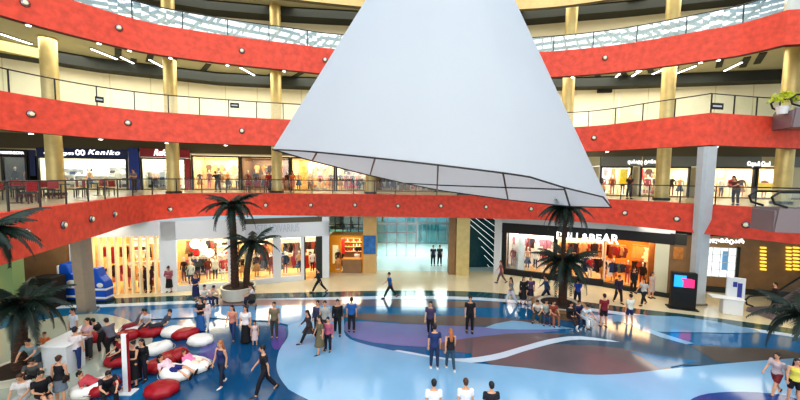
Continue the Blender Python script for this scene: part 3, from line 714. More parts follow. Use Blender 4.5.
# far right ground
sR = Seg((19.0, 24.2), (27.5, 22.2))
mb = MB(); sR.box(mb, -.8, 12, 3.95, 4.74, -.1, .02); br_ = mb.build('shop_fascia', M['blackmatte'], label='dark fascia with white foreign script right of the leaning pillar', cat='shop sign')
sign_text(sR, 'ფულ&ბეარ', 700, 743, 236.5, 244.5, br_, M['letter'], .08, bold=.015)
mb = MB(); sR.box(mb, -.8, 12, 0, 3.95, -.25, -.1); mb.build('wall_right', M['brownpanel'], kind='structure')
mb = MB(); sR.pbox(mb, 735, 247, 738, 292, -.1, .1); sR.box(mb, -.8, 12, 0, .35, -.1, .1); mb.build('baseboard_right', M['dark'], kind='structure')
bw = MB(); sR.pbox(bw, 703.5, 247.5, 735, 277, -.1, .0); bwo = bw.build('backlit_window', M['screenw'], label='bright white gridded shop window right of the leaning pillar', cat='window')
g_ = MB(); x_ = [704+i*7.8 for i in range(5)]
for x in x_: sR.pbox(g_, x-.3, 247.5, x+.3, 277, 0, .05)
for y in (247.5, 254.5, 262, 269.5, 276.6): sR.pbox(g_, 703.5, y-.3, 735, y+.3, 0, .05)
g_.build('grid_frame', M['offwhite'], parent=bwo)
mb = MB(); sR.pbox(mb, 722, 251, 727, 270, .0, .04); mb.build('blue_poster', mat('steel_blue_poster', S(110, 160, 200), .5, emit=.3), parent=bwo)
yl = mat('glowing_yellow_shelf', S(250, 215, 90), .5, emit=.8)
for k, (x0, x1) in enumerate(((761, 766), (787, 791), (794, 799))):
    r = MB()
    for j in range(7): sR.pbox(r, x0, 247+j*3.6, x1, 248.6+j*3.6, -.1, .05)
    r.build('shelf_lights', yl, label='stack of glowing yellow shelf strips on the brown wall', cat='shelf light', group='yellow shelf strips beside the gold column')
fp = MB(); sR.pbox(fp, 673, 246, 683, 258, 0, .0)
sQq = MB(); sQ.pbox(sQq, 673, 247, 683, 259, .06, .1); sQq.build('framed_notice', M['wood'], label='small wood framed notice on the brown wall left of the grey pillar', cat='notice')
# raised ledge / yellowish floor strip in front of far right wall
# ---- level 1 shops -------------------------------------------------
Ws = [Seg(a, b) for a, b in zip(W1, W1[1:])]
def seg_at(px):
    for s_ in Ws:
        # visible seg whose px range holds px
        r = ray(px, 180); t = s_.A.dot(s_.n)/(r.x*s_.n.x+r.y*s_.n.y); q = Vector((r.x*t, r.y*t, 0)); u = (q-s_.A).dot(s_.d)
        if t > 0 and -1e-6 <= u <= s_.L+1e-6: return s_
z1 = ZF[1]
def bay(px0, px1, top=9.2, wall=None, depth=3.0, ceilm=None, e=110, col=(1, .85, .62), lab='', frame=M['darksteel'], nm=3, nr=2, pal=None, glass=True):
    s_ = seg_at((px0+px1)/2); u0, u1 = max(-.3, s_.u(px0, 175)), min(s_.L+.3, s_.u(px1, 175))
    room(s_, u0, u1, z1, top, depth, wall, ceilm)
    f = MB(); s_.box(f, u0, u0+.12, z1, top, -.1, .08); s_.box(f, u1-.12, u1, z1, top, -.1, .08); s_.box(f, u0, u1, top-.12, top+.02, -.1, .08)
    f.build('window_5', frame, kind='structure')
    if glass: g = MB(); s_.box(g, u0, u1, z1, top, -.03, -.01); g.build('window_6', M['glass'], kind='structure')
    alight('shop_light', s_.pt((u0+u1)/2, -depth/2, top-.15), e*.85, (u1-u0)*.8, depth*.8, col, (0, 0, s_.rz))
    w = u1-u0
    for k in range(nr): rail_of(s_, u0+.3, u1-.3, z1+(2.35 if k == 0 else 1.25), -depth+.5, max(3, int(w*1.6)), lab, pal=pal)
    for k in range(max(1, int(w/2.6))): shelf_unit(s_, u0+w*(k+.5)/max(1, int(w/2.6)), 1.7, z1+.03, 2.2, -depth+.25, lab, 4, [GC[i] for i in (pal or range(12))])
    for k in range(nm): manq(s_, u0+w*(k+.5)/nm, -.7, z1+.05, k+int(px0), lab)
    return s_, u0, u1
WARM = (1, .8, .52)
s1, a, b = bay(2, 28, wall=M['dark'], e=30, lab='the dim shop far left on the lowest gallery', nm=2, nr=1)
bay(38, 128, top=9.1, wall=M['shopwhite'], ceilm=M['coolceil'], e=260, col=(1, .97, .88), lab='the shop under the navy sign', nm=3, nr=0)
sK = seg_at(83)
shelf_unit(sK, sK.u(60, 170), 1.6, z1, 1.8, -1.6, 'the shop under the navy sign'); shelf_unit(sK, sK.u(86, 170), 3.0, z1, 1.2, -1.4, 'the shop under the navy sign', 3, [(190, 150, 80), (220, 190, 130)]); shelf_unit(sK, sK.u(110, 170), 1.8, z1, 2.0, -1.8, 'the shop under the navy sign')
sg_ = MB(); sK.box(sg_, sK.u(38, 152), sK.u(128, 152), sK.hit(83, 157.5)[1], sK.hit(83, 148.8)[1], 0, .2); o = sg_.build('shop_sign', M['navy'], label='long navy shop sign with white script lettering', cat='shop sign')
sign_text(sK, 'Orazyn', 45, 75, 150.5, 156, o, M['letter'], .23, .3, bold=.02); sign_text(sK, 'Kaniko', 89, 121, 150, 155.5, o, M['letter'], .23, .3, 1.2, bold=.02)
sign_text(sK, 'OO', 77, 87, 150, 156, o, M['letter'], .23, name='round_emblem', bold=.04)
sg_ = MB(); s1.box(sg_, s1.u(1, 152), s1.u(29, 152), s1.hit(14, 157)[1], s1.hit(14, 149.5)[1], 0, .2); o = sg_.build('shop_sign', M['blackmatte'], label='small dark shop sign with white capitals at the far left', cat='shop sign')
sign_text(s1, 'MARTINROMA', 3, 26, 151.3, 154.8, o, M['letter'], .23)
mb = MB(); sK.pbox(mb, 31, 150, 36.5, 176, 0, .15); mb.build('wall_panel', M['navy'], label='navy upright panel left of the navy sign', cat='wall panel')
sb_ = seg_at(134); mb = MB(); sb_.box(mb, sb_.u(130.5, 170), sb_.u(140, 170), z1, sb_.hit(134, 148.5)[1], 0, .25); mb.build('wall_panel', mat('royal_blue_panel', S(24, 56, 150), .4), label='royal blue upright panel between navy and crimson signs', cat='wall panel')
s2, a, b = bay(141, 186, top=9.2, wall=M['shopwhite'], ceilm=M['coolceil'], e=200, col=(1, .97, .88), lab='the shop under the crimson sign', nm=2, nr=0)
shelf_unit(s2, s2.u(152, 170), 1.4, z1, 1.6, -1.2, 'the shop under the crimson sign', 3, [(60, 110, 150), (40, 60, 60)]); shelf_unit(s2, s2.u(164, 170), 1.4, z1, 1.6, -1.2, 'the shop under the crimson sign', 3, [(60, 110, 150), (40, 60, 60)])
sg_ = MB(); s2.box(sg_, s2.u(140.5, 152), s2.u(190, 152), s2.hit(165, 157.5)[1], s2.hit(165, 149)[1], 0, .2); o = sg_.build('shop_sign', M['sred'], label='crimson shop sign with white script lettering', cat='shop sign')
sign_text(s2, 'Refo', 154, 168, 149.6, 156.5, o, M['letter'], .23, .35, bold=.02)
mb = MB(); s2.box(mb, s2.u(185.5, 170), s2.u(190.5, 170), z1, 9.2, 0, .2); mb.build('wall_panel', M['sred'], label='crimson upright panel at the end of the crimson sign', cat='wall panel')
bay(192, 240, top=9.5, lab='the warm lit shop right of the crimson sign', nm=5, nr=2, pal=[3, 4, 7, 10], e=200, col=WARM)
bay(241, 290, top=9.5, wall=M['brownpanel'], lab='the shop left of the sail corner column', nm=6, nr=2, pal=[0, 1, 5, 3, 10], e=150, col=WARM)
bay(291, 335, top=9.5, lab='the cream shop below the left sail corner', nm=4, nr=2, pal=[3, 4, 10], e=170, col=WARM)
bay(336, 367, top=9.5, lab='the shop with red garments below the sail', nm=5, nr=2, pal=[5, 8, 4, 2], e=120, col=(1, .9, .8))
bay(374, 436, top=9.5, wall=M['brownpanel'], lab='the shop below the middle of the sail', nm=5, nr=2, pal=[5, 0, 1], e=90, col=WARM)
bay(600, 632, top=8.9, wall=M['shopwhite'], ceilm=M['coolceil'], e=190, col=(1, .96, .8), lab='the bright shop under the grey sign left part', nm=3, nr=1)
bay(634, 690, top=8.9, wall=M['shopwhite'], lab='the shop behind the column left of the grey pillar', nm=6, nr=2, pal=[0, 1, 5, 3, 4], e=190, col=(1, .88, .68))
bay(704, 755, top=8.9, wall=M['shopwhite'], lab='the shop right of the leaning grey pillar', nm=5, nr=2, pal=[5, 4, 10, 0, 3], e=190, col=(1, .88, .68))
bay(756, 792, top=8.9, wall=M['shopwhite'], lab='the shop with yellow panels at the far right', nm=3, nr=1, pal=[5, 4, 3], e=150, col=(1, .88, .68))
for (x0, y0, x1, y1, lb) in ((621, 169, 629, 184, 'yellow poster in the bright shop under the grey sign'), (756, 170, 762, 190, 'tall yellow panel right of the leaning pillar'), (760, 183, 778, 191, 'low yellow panel at the far right shop')):
    s_ = seg_at((x0+x1)/2); mb = MB(); s_.pbox(mb, x0, y0, x1, y1, -.3, -.25); mb.build('yellow_panel', M['yellow'], label=lb, cat='panel')
# grey sign band right
for i, (x0, x1) in enumerate(((600, 641), (643, 698), (704, 778), (780, 800))):
    s_ = seg_at((x0+x1)/2); mb = MB(); xm = (x0+x1)/2
    s_.box(mb, max(-.2, s_.u(x0, 160)), min(s_.L+.2, s_.u(x1, 160)), 8.9, 9.7, 0, .2)
    o = mb.build('shop_sign', M['sgrey'], label=['grey sign band with curly white script right of the sail', 'plain grey sign band behind the column and leaning pillar', 'grey sign band with short white lettering right of the leaning pillar', 'plain grey sign band end at the far right'][i], cat='shop sign')
    if i == 0: sign_text(s_, 'დაბადე', 627, 641, 159.5, 164.5, o, M['letter'], .23)
    if i == 1: sign_text(s_, 'ტონი', 643, 654, 159.5, 164.5, o, M['letter'], .23)
    if i == 2: sign_text(s_, 'Cupa & Cool', 745, 767, 161, 167, o, M['letter'], .23, bold=.02)
# upper gallery notices
for (x0, y0, x1, y1, lb, Y) in ((230, 102.5, 239, 108, 'small black notice on the middle gallery railing, left of the sail', 2), (712, 102.5, 724, 109.5, 'dark notice hanging on the middle gallery railing, right side', 2), (95, 96, 104, 103, 'dark notice board behind the middle gallery railing, far left', 2)):
    h = hit_curve(CV[2], (x0+x1)/2, (y0+y1)/2)
    if h:
        p, n = h; h0 = hit_curve(CV[2], x0, y0)[0]; h1 = hit_curve(CV[2], x1, y1)[0]
        d = (h1-h0); d.z = 0
        o = MB().box((0, 0, 0), (d.length, .04, abs(h0.z-h1.z))).build('notice_board', M['blackmatte'], label=lb, cat='notice'); o.location = p-n*.05; o.rotation_euler[2] = atan2(d.y, d.x)
        MB().box((0, -.025, 0), (d.length*.7, .01, abs(h0.z-h1.z)*.25)).build('panel', M['letterg'], parent=o)
# beams / joint lines on the upper walls
W2s = [Seg(a, b) for a, b in zip(W2, W2[1:])]
for s_ in W2s[1:-1]:
    for k in range(int(s_.L/2.5)):
        mb = MB(); s_.box(mb, .4+k*2.5, .46+k*2.5, ZF[2], ZF[3]-1.2, 0, .02); mb.build('trim_40', M['cream2'], kind='structure')
s_ = W2s[2]; mb = MB(); s_.pbox(mb, 62, 87, 78, 104, 0, .06); 
d_ = mb.build('wall_panel', M['offwhite'], label='pale framed service panel on the middle gallery wall, left side', cat='wall panel')
s_ = W2s[-4]
mb = MB(); s_.pbox(mb, 618, 92, 650, 118, 0, .05); mb.build('wall_panel', M['white'], label='large white hoarding on the middle gallery wall, right of the sail', cat='wall panel')
mb = MB(); s_.pbox(mb, 597, 86, 611, 93, 0, .25); mb.build('ceiling_box', M['dark'], label='dark box on the middle gallery wall right of the sail', cat='box')
# ------------------------------------------------------------------ the sail
U_ = [(272.5, 149.5, 16.5), (295, 150.5, 15.2), (320, 152.5, 14.2), (375, 158, 13), (438, 165, 12.4), (503, 173, 12.6), (530, 177, 12.9), (564, 187.5, 13.8), (603, 197, 15.2), (611.5, 207.5, 16.5)]
S_ = [(611.5, 207.5, 16.5), (570, 206.5, 18.5), (505, 199.5, 20), (440, 190.5, 20.3), (405, 183.5, 20.2), (370, 175.5, 19.8), (312, 161, 18.2), (272.5, 149.5, 16.5)]
up = [PD(*q) for q in U_]; sp = [PD(*q) for q in S_]
APEX = PD(451, -137, 16.5)
def sail_part(pts, name, parent, hem=True):
    n = len(pts); K = 14; vs = []; fs = []
    for i, p in enumerate(pts):
        for k in range(K+1): vs.append(p.lerp(APEX, k/K*.97))
    for i in range(n-1):
        for k in range(K): fs.append((i*(K+1)+k, (i+1)*(K+1)+k, (i+1)*(K+1)+k+1, i*(K+1)+k+1))
    return MB().add(vs, fs).build(name, M['sail'], parent=parent, smooth=True)
sr = empty('hanging_sail', (APEX.x, APEX.y, APEX.z), label='giant white cone shaped fabric sail hanging in the middle of the atrium', cat='sail')
sr.location = (0, 0, 0)
def dense(pts, n=5): return catmull(pts, n)
sail_part(dense(up[:7], 4)+up[7:], 'front_fabric', sr); sail_part(sp, 'back_fabric', sr)
rim = MB(); rim.tube(dense(up[:7], 4)+up[7:], .035, 6); rim.tube(sp, .035, 6); rim.build('rim_cable', M['darksteel'], parent=sr)
for (x0, y0, i), (x1, y1, j) in ((((317, 152.3, 14.3)), (312, 161, 18.2)), ((375, 158, 13), (370, 175.5, 19.8)), ((438, 165, 12.4), (437, 190, 20.3)), ((503, 173, 12.6), (508, 200, 20)), ((564, 187.5, 13.8), (570, 206.5, 18.5)), ((603, 197, 15.2), (611, 207, 16.5))):
    MB().tube([PD(x0, y0, i), PD(x1, y1, j)], .04, 6).build('strut', M['darksteel'], parent=sr)
MB().tube([PD(405, 183.2, 19.9), PD(440, 185.2, 17), PD(505, 187.5, 15), PD(564, 189.5, 13.9)], .03, 6).build('cross_cable', M['darksteel'], parent=sr)
# hanging cable down to the palm top in the picture: thin suspension wire from the apex up
MB().tube([APEX, APEX+Vector((0, 0, 4))], .04, 6).build('suspension_cable', M['steel'], parent=sr)

# ------------------------------------------------------------------ skylight over the atrium
rf = MB()
for i in range(-16, 17): rf.box((i*1.55, 6, 25), (.16, 46, .35))
for j in range(-10, 11): rf.box((0, 6+j*2.3, 25), (50, .16, .35))
rf.build('ceiling', mat('steel_blue_truss', S(120, 150, 165), .5), kind='structure')

# ------------------------------------------------------------------ palms
def frond_mesh(L, droop, seed, wl=.5):
    rnd = random.Random(seed); mb = MB(); N = 26; pts = []
    for i in range(N+1):
        t = i/N; pts.append(Vector((L*t*(1-.18*droop*t), 0, L*(.42*t-droop*.75*t*t))))
    mb.tube(pts, [.03*(1-i/N)+.006 for i in range(N+1)], 5)
    for i in range(2, N+1):
        t = i/N; l = wl*(.35+.65*sin(pi*min(1, t*1.05+.05))**.7)*rnd.uniform(.85, 1.1)
        d = (pts[i]-pts[i-1]).normalized()
        for s_ in (-1, 1):
            dirv = (Vector((0, s_*1, 0))*.75+d*.55+Vector((0, 0, -.35-.3*t))+Vector((0, 0, rnd.uniform(-.15, .1)))).normalized()
            b = pts[i]; w = d*.042; tip = b+dirv*l; mid = b+dirv*l*.5+Vector((0, 0, .03))
            mb.add([b-w, b+w, mid+w*.9, mid-w*.9, tip], [(0, 1, 2, 3), (3, 2, 4)])
    return mb.mesh('frond', M['leaf'])
def palm(base, h, crown_r, n, label, lean=(0, 0), tr=.2, layers=None, seed=1):
    rnd = random.Random(seed)
    r = empty('palm_tree', base, label=label, cat='palm tree')
    mb = MB(); K = 22; pts = []; rad = []
    for i in range(K*2+1):
        t = i/(K*2); pts.append(Vector((lean[0]*t*t, lean[1]*t*t, h*t))); rad.append(tr*(1.15-.3*t)*(1+.10*(i % 2)))
    mb.tube(pts, rad, 12); mb.ball(pts[-1]+Vector((0, 0, .05)), (tr*1.4, tr*1.4, tr*1.6), 10, 6)
    mb.build('trunk', M['bark'], parent=r)
    fm = [frond_mesh(crown_r, dr, seed*7+i, crown_r*.24) for i, dr in enumerate((.55, .95, 1.3))]
    for (zz, rr, nn) in (layers or [(h, 1, n)]):
        for i in range(nn):
            a = 2*pi*i/nn*1.0+rnd.uniform(-.25, .25); k = i % 3
            x = lean[0]*(zz/h)**2; y = lean[1]*(zz/h)**2
            o = inst('frond', fm[k], (x, y, zz+.05), parent=r, sc=rr*rnd.uniform(.85, 1.08))
            o.rotation_euler = (0, radians([-22, -6, 14][k]+rnd.uniform(-8, 8)), a)
    return r
# planter with twin palms
pc = P(233, 303)+Vector((0, .75, 0))
def planter(c, r0, h, label):
    o = MB().lathe([(r0*.75, 0), (r0*.92, h*.15), (r0, h*.9), (r0*1.03, h), (r0*.9, h), (r0*.88, h*.9), (0.01, h*.9)], seg=36).build('planter', M['planter'], label=label, cat='planter', smooth=False)
    smooth_angle(o); o.location = c; MB().lathe([(r0*.88, h*.91), (.01, h*.93)], seg=30, cap=False).build('soil', M['soil'], parent=o); return o
planter(pc, 1.02, .85, 'round pale stone planter holding the twin palms')
b1 = Vector((pc.x-.22, pc.y, .75)); b2 = Vector((pc.x+.45, pc.y+.1, .75))
def top_h(px, py, Y): return PD(px, py, Y).z
palm(b1, top_h(227, 207, pc.y)-.75, 2.0, 22, 'taller of the twin palms in the round white planter', (-.1, 0), .2, seed=3)
palm(b2, top_h(247, 245, pc.y)-.75, 1.9, 18, 'shorter leaning palm of the twin palms in the white planter', (.45, 0), .17, seed=5)
pr = P(566, 317)+Vector((0, .9, 0))
planter(pr, 1.15, .5, 'low round planter ringed by seated people under the tall palm')
palm(Vector((pr.x+.1, pr.y, .45)), top_h(570, 209, pr.y)-.45, 1.9, 28, 'tall palm in front of the big white shop lettering', (.05, 0), .12, seed=8)
palm(Vector((pr.x+.25, pr.y+.1, .45)), top_h(573, 264, pr.y)-.45, 2.15, 26, 'shorter palm with a dense crown below the white shop lettering', (.05, 0), .2, seed=11)
pl_ = PD(15, 300, 11.2)
planter(P(12, 381)+Vector((0, .3, 0)), 1.0, .35, 'low round planter at the lower left foreground')
palm(Vector((P(12, 381).x, P(12, 381).y+.3, .3)), top_h(20, 306, P(12, 381).y+.3)-.3, 1.75, 24, 'dark foreground palm at the lower left beside the white counter', (.25, 0), .2, seed=14)
# tall palm at the far left whose crown hangs before the red band
q = PD(-16, 234, 9.2)
palm(Vector((q.x-.5, 9.2, 0)), q.z, 1.5, 20, 'tall palm at the left picture edge hanging before the red band', (.5, 0), .2, seed=17)
q = PD(806, 318, 13.5)
palm(Vector((q.x+.3, 13.5, 0)), q.z, 1.9, 18, 'palm with dark drooping fronds at the right edge below the escalator', (-.3, 0), .2, seed=19)
q = PD(797, 205, 13)

# ------------------------------------------------------------------ bean bags
def bag_mesh(kind, m):
    mb = MB(); secs = []
    if kind == 'round':
        prof = [(.05, .02), (.42, .0), (.60, .08), (.66, .22), (.62, .36), (.48, .46), (.25, .49), (.04, .46)]
    else:
        prof = [(.05, .02), (.40, .0), (.56, .10), (.58, .24), (.50, .34), (.36, .40), (.18, .36), (.03, .33)]
    seg = 40; vs = []
    for r_, z in prof:
        for k in range(seg):
            t = 2*pi*k/seg; w = 1+.035*cos(8*t)*(1 if r_ > .3 else .3)
            x = r_*w*cos(t)*1.28; y = r_*w*sin(t)
            zz = z+(.12*max(0, cos(t)) if kind == 'long' else 0)*(z/.4)
            vs.append((x, y, zz))
    fs = [(i*seg+k, i*seg+(k+1) % seg, (i+1)*seg+(k+1) % seg, (i+1)*seg+k) for i in range(len(prof)-1) for k in range(seg)]
    fs += [tuple(range(seg))[::-1], tuple((len(prof)-1)*seg+k for k in range(seg))]
    mb.add(vs, fs); return mb.mesh('bean_bag', m, True)
def piping(m):
    return MB().tube([(.665*1.28*cos(t), .665*sin(t), .2) for t in [2*pi*k/32 for k in range(33)]], .012, 5).mesh('piping', m)
BAGP = {}
BM = {(c, k): bag_mesh(k, M['bag'+c]) for c in 'rw' for k in ('round', 'long')}; PM = {'r': piping(mat('dark_piping', S(90, 10, 20), .5)), 'w': piping(mat('grey_piping', S(190, 188, 182), .5))}
bags = [(149, 336, 'r', 'round', 'red bean bag at the back row beside the standing screen', 0), (173, 336, 'w', 'round', 'white bean bag at the back between two red ones', 0), (185, 338, 'r', 'round', 'red bean bag between two white ones near the blue floor', .6), (200, 345, 'w', 'round', 'white bean bag nearest the long blue dress', 0),
        (156, 354, 'w', 'long', 'big white bean bag in the middle of the lounge', .2), (171, 363, 'r', 'long', 'red bean bag behind the lying pair', .5), (157, 372, 'r', 'long', 'red bean bag left of the lying pair', .2), (195, 372, 'w', 'long', 'white bean bag under the child in pink', 2.9), (174, 381, 'w', 'long', 'white bean bag under the lying woman in navy skirt', 2.9),
        (159, 398, 'r', 'round', 'red bean bag at the front of the lounge', .1), (98, 396, 'r', 'long', 'red bean bag under the man in a red shirt', .1), (131, 334, 'w', 'round', 'white bean bag near the leaning man', .4), (124, 341, 'r', 'round', 'small red bean bag behind the post', .8), (97, 341, 'r', 'round', 'small red bean bag beside the woman with crossed arms', .2), (117, 366, 'r', 'round', 'red bean bag behind the white post', 0), (86, 397, 'w', 'long', 'white bean bag at the lower left front', .4)]
for px, py, c, k, lb, rz in bags:
    p = P(px-4, py+3); s_ = (.78, .78, .98) if k == 'long' else (.68, .68, .84)
    BAGP[lb] = p+Vector((0, .35, 0))
    o = inst('bean_bag', BM[(c, k)], p+Vector((0, .35, 0)), rz, sc=s_, label=lb, cat='bean bag'); inst('piping', PM[c], (0, 0, 0), parent=o)

# ------------------------------------------------------------------ lounge counter, post, machines, totems
def root(name, p, rz, label, cat): return empty(name, p, rz, label=label, cat=cat)
def bx(r, name, c, d, m, bevel=0, rz=0):
    o = MB().box((0, 0, 0), d).build(name, m, parent=r); o.location = c; o.rotation_euler[2] = rz
    if bevel:
        b = o.modifiers.new('b', 'BEVEL'); b.width = bevel; b.segments = 2
    return o
p = (P(41, 377)+P(68, 377))/2
r = root('information_counter', p+Vector((.15, .4, 0)), .0, 'white boxy information counter among the bean bags', 'counter')
bx(r, 'counter_body', (-.15, 0, .58), (.95, .8, 1.16), M['offwhite'], .03); bx(r, 'counter_top', (-.15, .0, 1.19), (1.05, .9, .06), M['white'], .02)
bx(r, 'side_wing', (-.85, 1.0, .5), (.4, 1.5, 1.0), M['white'], .03); bx(r, 'wing_top', (-.85, 1.0, 1.03), (.48, 1.6, .06), M['white'], .02)
pp = P(121, 397)
r = root('display_post', pp+Vector((0, .25, 0)), 0, 'tall white and red flat post standing among the bean bags', 'post')
bx(r, 'post_panel', (0, 0, 1.1), (.2, .08, 2.1), M['white'], .01); bx(r, 'red_edge', (.11, 0, 1.1), (.03, .09, 2.1), M['bagr']); bx(r, 'base_plate', (0, 0, .02), (.6, .4, .04), M['white'], .01)
# ride machines blue and white
def machine(p, s_, label):
    r = root('ride_machine', p, 0, label, 'machine'); r.scale = s_ if hasattr(s_, '__len__') else (s_,)*3
    prof = [(0.55, 0), (.6, .1), (.6, 1.0), (.5, 1.5), (.3, 1.85), (0.1, 1.95)]
    mb = MB(); vs = []
    pl = [(-.6, 0), (.6, 0), (.62, .9), (.5, 1.2), (.1, 1.5), (-.1, 1.95), (-.45, 2.0), (-.62, 1.6)]
    n = len(pl); vs = [(x, -.35, z) for x, z in pl]+[(x, .35, z) for x, z in pl]
    mb.add(vs, [tuple(range(n)), tuple(range(n, 2*n))[::-1]]+[(i, n+i, n+(i+1) % n, (i+1) % n) for i in range(n)])
    o = mb.build('cabinet', M['bluepl'], parent=r); b = o.modifiers.new('b', 'BEVEL'); b.width = .05; b.segments = 3
    for z in (.25, .75): bx(r, 'white_stripe', (0, 0, z), (1.27, .74, .12), M['white'], .02)
    bx(r, 'white_edge', (-.55, 0, 1.2), (.12, .74, 1.4), M['white'], .03)
    e = MB().ball((.15, -.37, 1.0), (.28, .03, .14), 16, 8).build('oval_emblem', M['white'], parent=r, smooth=True)
    bx(r, 'base', (0, 0, .05), (1.35, .8, .1), M['black'], .02)
machine(P(70, 301)+Vector((0, .4, 0)), 1.15, 'blue and white cabinet machine left of the taupe pillar')
machine(P(99, 303)+Vector((-.1, .4, 0)), (.72, .8, 1.05), 'blue and white cabinet machine right of the taupe pillar')
# green kiosk / dark machines behind left
p = P(50, 306)
r = root('vending_machine', p, 0, 'black vending machine behind the left palm', 'machine')
bx(r, 'cabinet', (0, 0, .9), (1.2, .8, 1.8), M['blackmatte'], .03); bx(r, 'front_glass', (0, -.41, 1.1), (.9, .02, 1.1), M['black']); bx(r, 'lit_tray', (0, -.42, .5), (.8, .02, .08), M['steel'])
mbw = MB(); mbw.box((-22.6, 20.6, 2.4), (3.6, .3, 4.7), .25); mbw.build('wall_left', M['brownpanel'], kind='structure')
MB().box((-21.4, 18.4, 2.3), (.8, .6, 4.6)).build('sage_pillar', mat('sage_green_paint', S(132, 158, 110), .7), label='sage green square pillar behind the black vending machine', cat='pillar')
mbw = MB(); mbw.box((-27, 18.5, 2.4), (6, .3, 4.7), .5); mbw.build('wall_left', M['shopwall'], kind='structure')
r = root('lit_shelf_unit', Vector((-22.6, 17.6, 0)), .45, 'glowing wooden shelf unit behind the left palm', 'shelf')
bx(r, 'back_panel', (0, .2, 1.3), (1.8, .06, 2.6), M['wood'])
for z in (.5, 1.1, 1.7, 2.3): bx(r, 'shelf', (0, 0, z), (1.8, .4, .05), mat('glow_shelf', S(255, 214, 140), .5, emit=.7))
# video totem
p = P(684, 308)+Vector((-.05, -.75, 0)); tp = P(683, 309)
r = root('video_totem', P(683, 309)+Vector((0, .1, 0)), radians(-22), 'black freestanding video totem with blue and magenta screen', 'video totem')
bx(r, 'cabinet', (0, 0, 1.12), (1.25, .35, 2.25), M['blackmatte'], .02); bx(r, 'screen', (-.22, -.18, 1.72), (.6, .02, .72), M['screen']); bx(r, 'screen', (.2, -.185, 1.62), (.55, .02, .5), M['screenr'])
bx(r, 'screen', (.1, -.19, 1.85), (.5, .02, .12), M['screenr']); bx(r, 'lower_panel', (0, -.18, .65), (.95, .02, .8), M['black']); bx(r, 'base', (0, 0, .03), (1.5, .7, .06), M['black'], .02)
# white promo kiosk
r = root('promo_stand', P(732, 314)+Vector((0, .1, 0)), radians(-25), 'white promotional desk with upright white panel near the totem', 'promotional stand')
bx(r, 'desk', (0, 0, .45), (.9, .6, .9), M['white'], .03); bx(r, 'desk_top', (-.25, 0, .93), (1.5, .75, .06), M['white'], .02); bx(r, 'upright_panel', (.25, .3, 1.35), (.85, .12, 1.5), M['offwhite'], .02)
bx(r, 'blue_artwork', (.42, .23, 1.3), (.2, .02, 1.0), mat('ink_blue', S(60, 70, 150), .5)); bx(r, 'blue_artwork', (.2, .23, 1.7), (.18, .02, .3), mat('ink_blue2', S(60, 70, 150), .5))
# escalators
def escalator(p, rz, label, L=9, w=1.2, rise=.52, truss=True):
    r = root('escalator', p, rz, label, 'escalator')
    sl = [(-1.6, 0), (0, 0), (L, L*rise)]
    for s_ in (-1, 1):
        y = s_*w/2
        mb = MB(); top = [(x, z+.25) for x, z in sl]; bot = [(L, L*rise-1.0), (.6, -.75), (-1.7, -.75)] if truss else [(L, L*rise-1.0), (1.4, -.0), (-1.7, 0)]
        pl = top+bot; n = len(pl)
        mb.add([(x, y-.06, z) for x, z in pl]+[(x, y+.06, z) for x, z in pl], [tuple(range(n)), tuple(range(n, 2*n))[::-1]]+[(i, n+i, n+(i+1) % n, (i+1) % n) for i in range(n)])
        mb.build('side_panel', M['steelg'], parent=r)
        g = MB(); top2 = [(-1.5, .9), (0, .9), (L, L*rise+.9)]; pl = top2+[(L, L*rise+.25), (0, .25), (-1.5, .25)]; n = 6
        g.add([(x, y, z) for x, z in pl], [tuple(range(n))]); g.build('glass_panel', M['glass2'], parent=r)
        MB().tube([(-1.3, y, .3), (-1.75, y, .45), (-1.85, y, .72), (-1.6, y, .93), (0, y, .95), (L, y, L*rise+.95)], .05, 8).build('handrail', M['black'], parent=r)
    st = MB()
    for i in range(int(L/.4)):
        st.box((.3+i*.4, 0, (.3+i*.4)*rise-.02), (.4, w-.15, .2))
    st.build('step', M['steel'], parent=r)
    und = MB(); und.add([(-1.7, -w/2, -.75 if truss else 0.02), (-1.7, w/2, -.75 if truss else .02), (.6, w/2, -.75 if truss else .02), (.6, -w/2, -.75 if truss else .02), (L, -w/2, L*rise-1), (L, w/2, L*rise-1)], [(0, 1, 2, 3), (3, 2, 5, 4)])
    if truss: und.box((-1.65, 0, -.3), (.12, w, .9))
    und.build('underside', M['steelg'], parent=r)
M['steelg'] = mat('mauve_grey_cladding', S(138, 124, 126), .4, metal=.3)
e1 = PD(790, 212, 14.6)
escalator(Vector((17.5, 14.4, ZF[1])), radians(-12), 'grey clad escalator end with black handrail on the lowest gallery at right')
escalator(Vector((22.2, 18.2, ZF[2])), radians(-12), 'grey clad escalator end on the middle gallery at the right edge')
escalator(P(768, 316)+Vector((1.2, .3, 0)), radians(8), 'black handrail escalator rising from the ground at the right edge', truss=False)
# plant / green item on L2 right
pt = PD(783, 104, 18.4)
r = root('potted_bush', Vector((pt.x, pt.y, ZF[2])), 0, 'yellow green bush behind the middle gallery railing at right', 'potted bush')
MB().lathe([(.2, 0), (.28, .4), (.3, .42)], seg=16).build('pot', M['offwhite'], parent=r)
bu = MB(); rn = random.Random(4)
for i in range(260):
    a = rn.uniform(0, 6.28); e = rn.uniform(-.4, 1.5); R_ = rn.uniform(.25, .5); c = Vector((cos(a)*cos(e)*R_*1.6, sin(a)*cos(e)*R_, .75+sin(e)*R_*.9)); d = Vector((rn.uniform(-1, 1), rn.uniform(-1, 1), rn.uniform(-1, 1))).normalized()*.08; e2 = d.orthogonal()*.6
    bu.add([c-d, c+e2, c+d, c-e2], [(0, 1, 2, 3)])
bu.build('foliage', mat('lime_leaf', S(190, 200, 40), .6), parent=r)
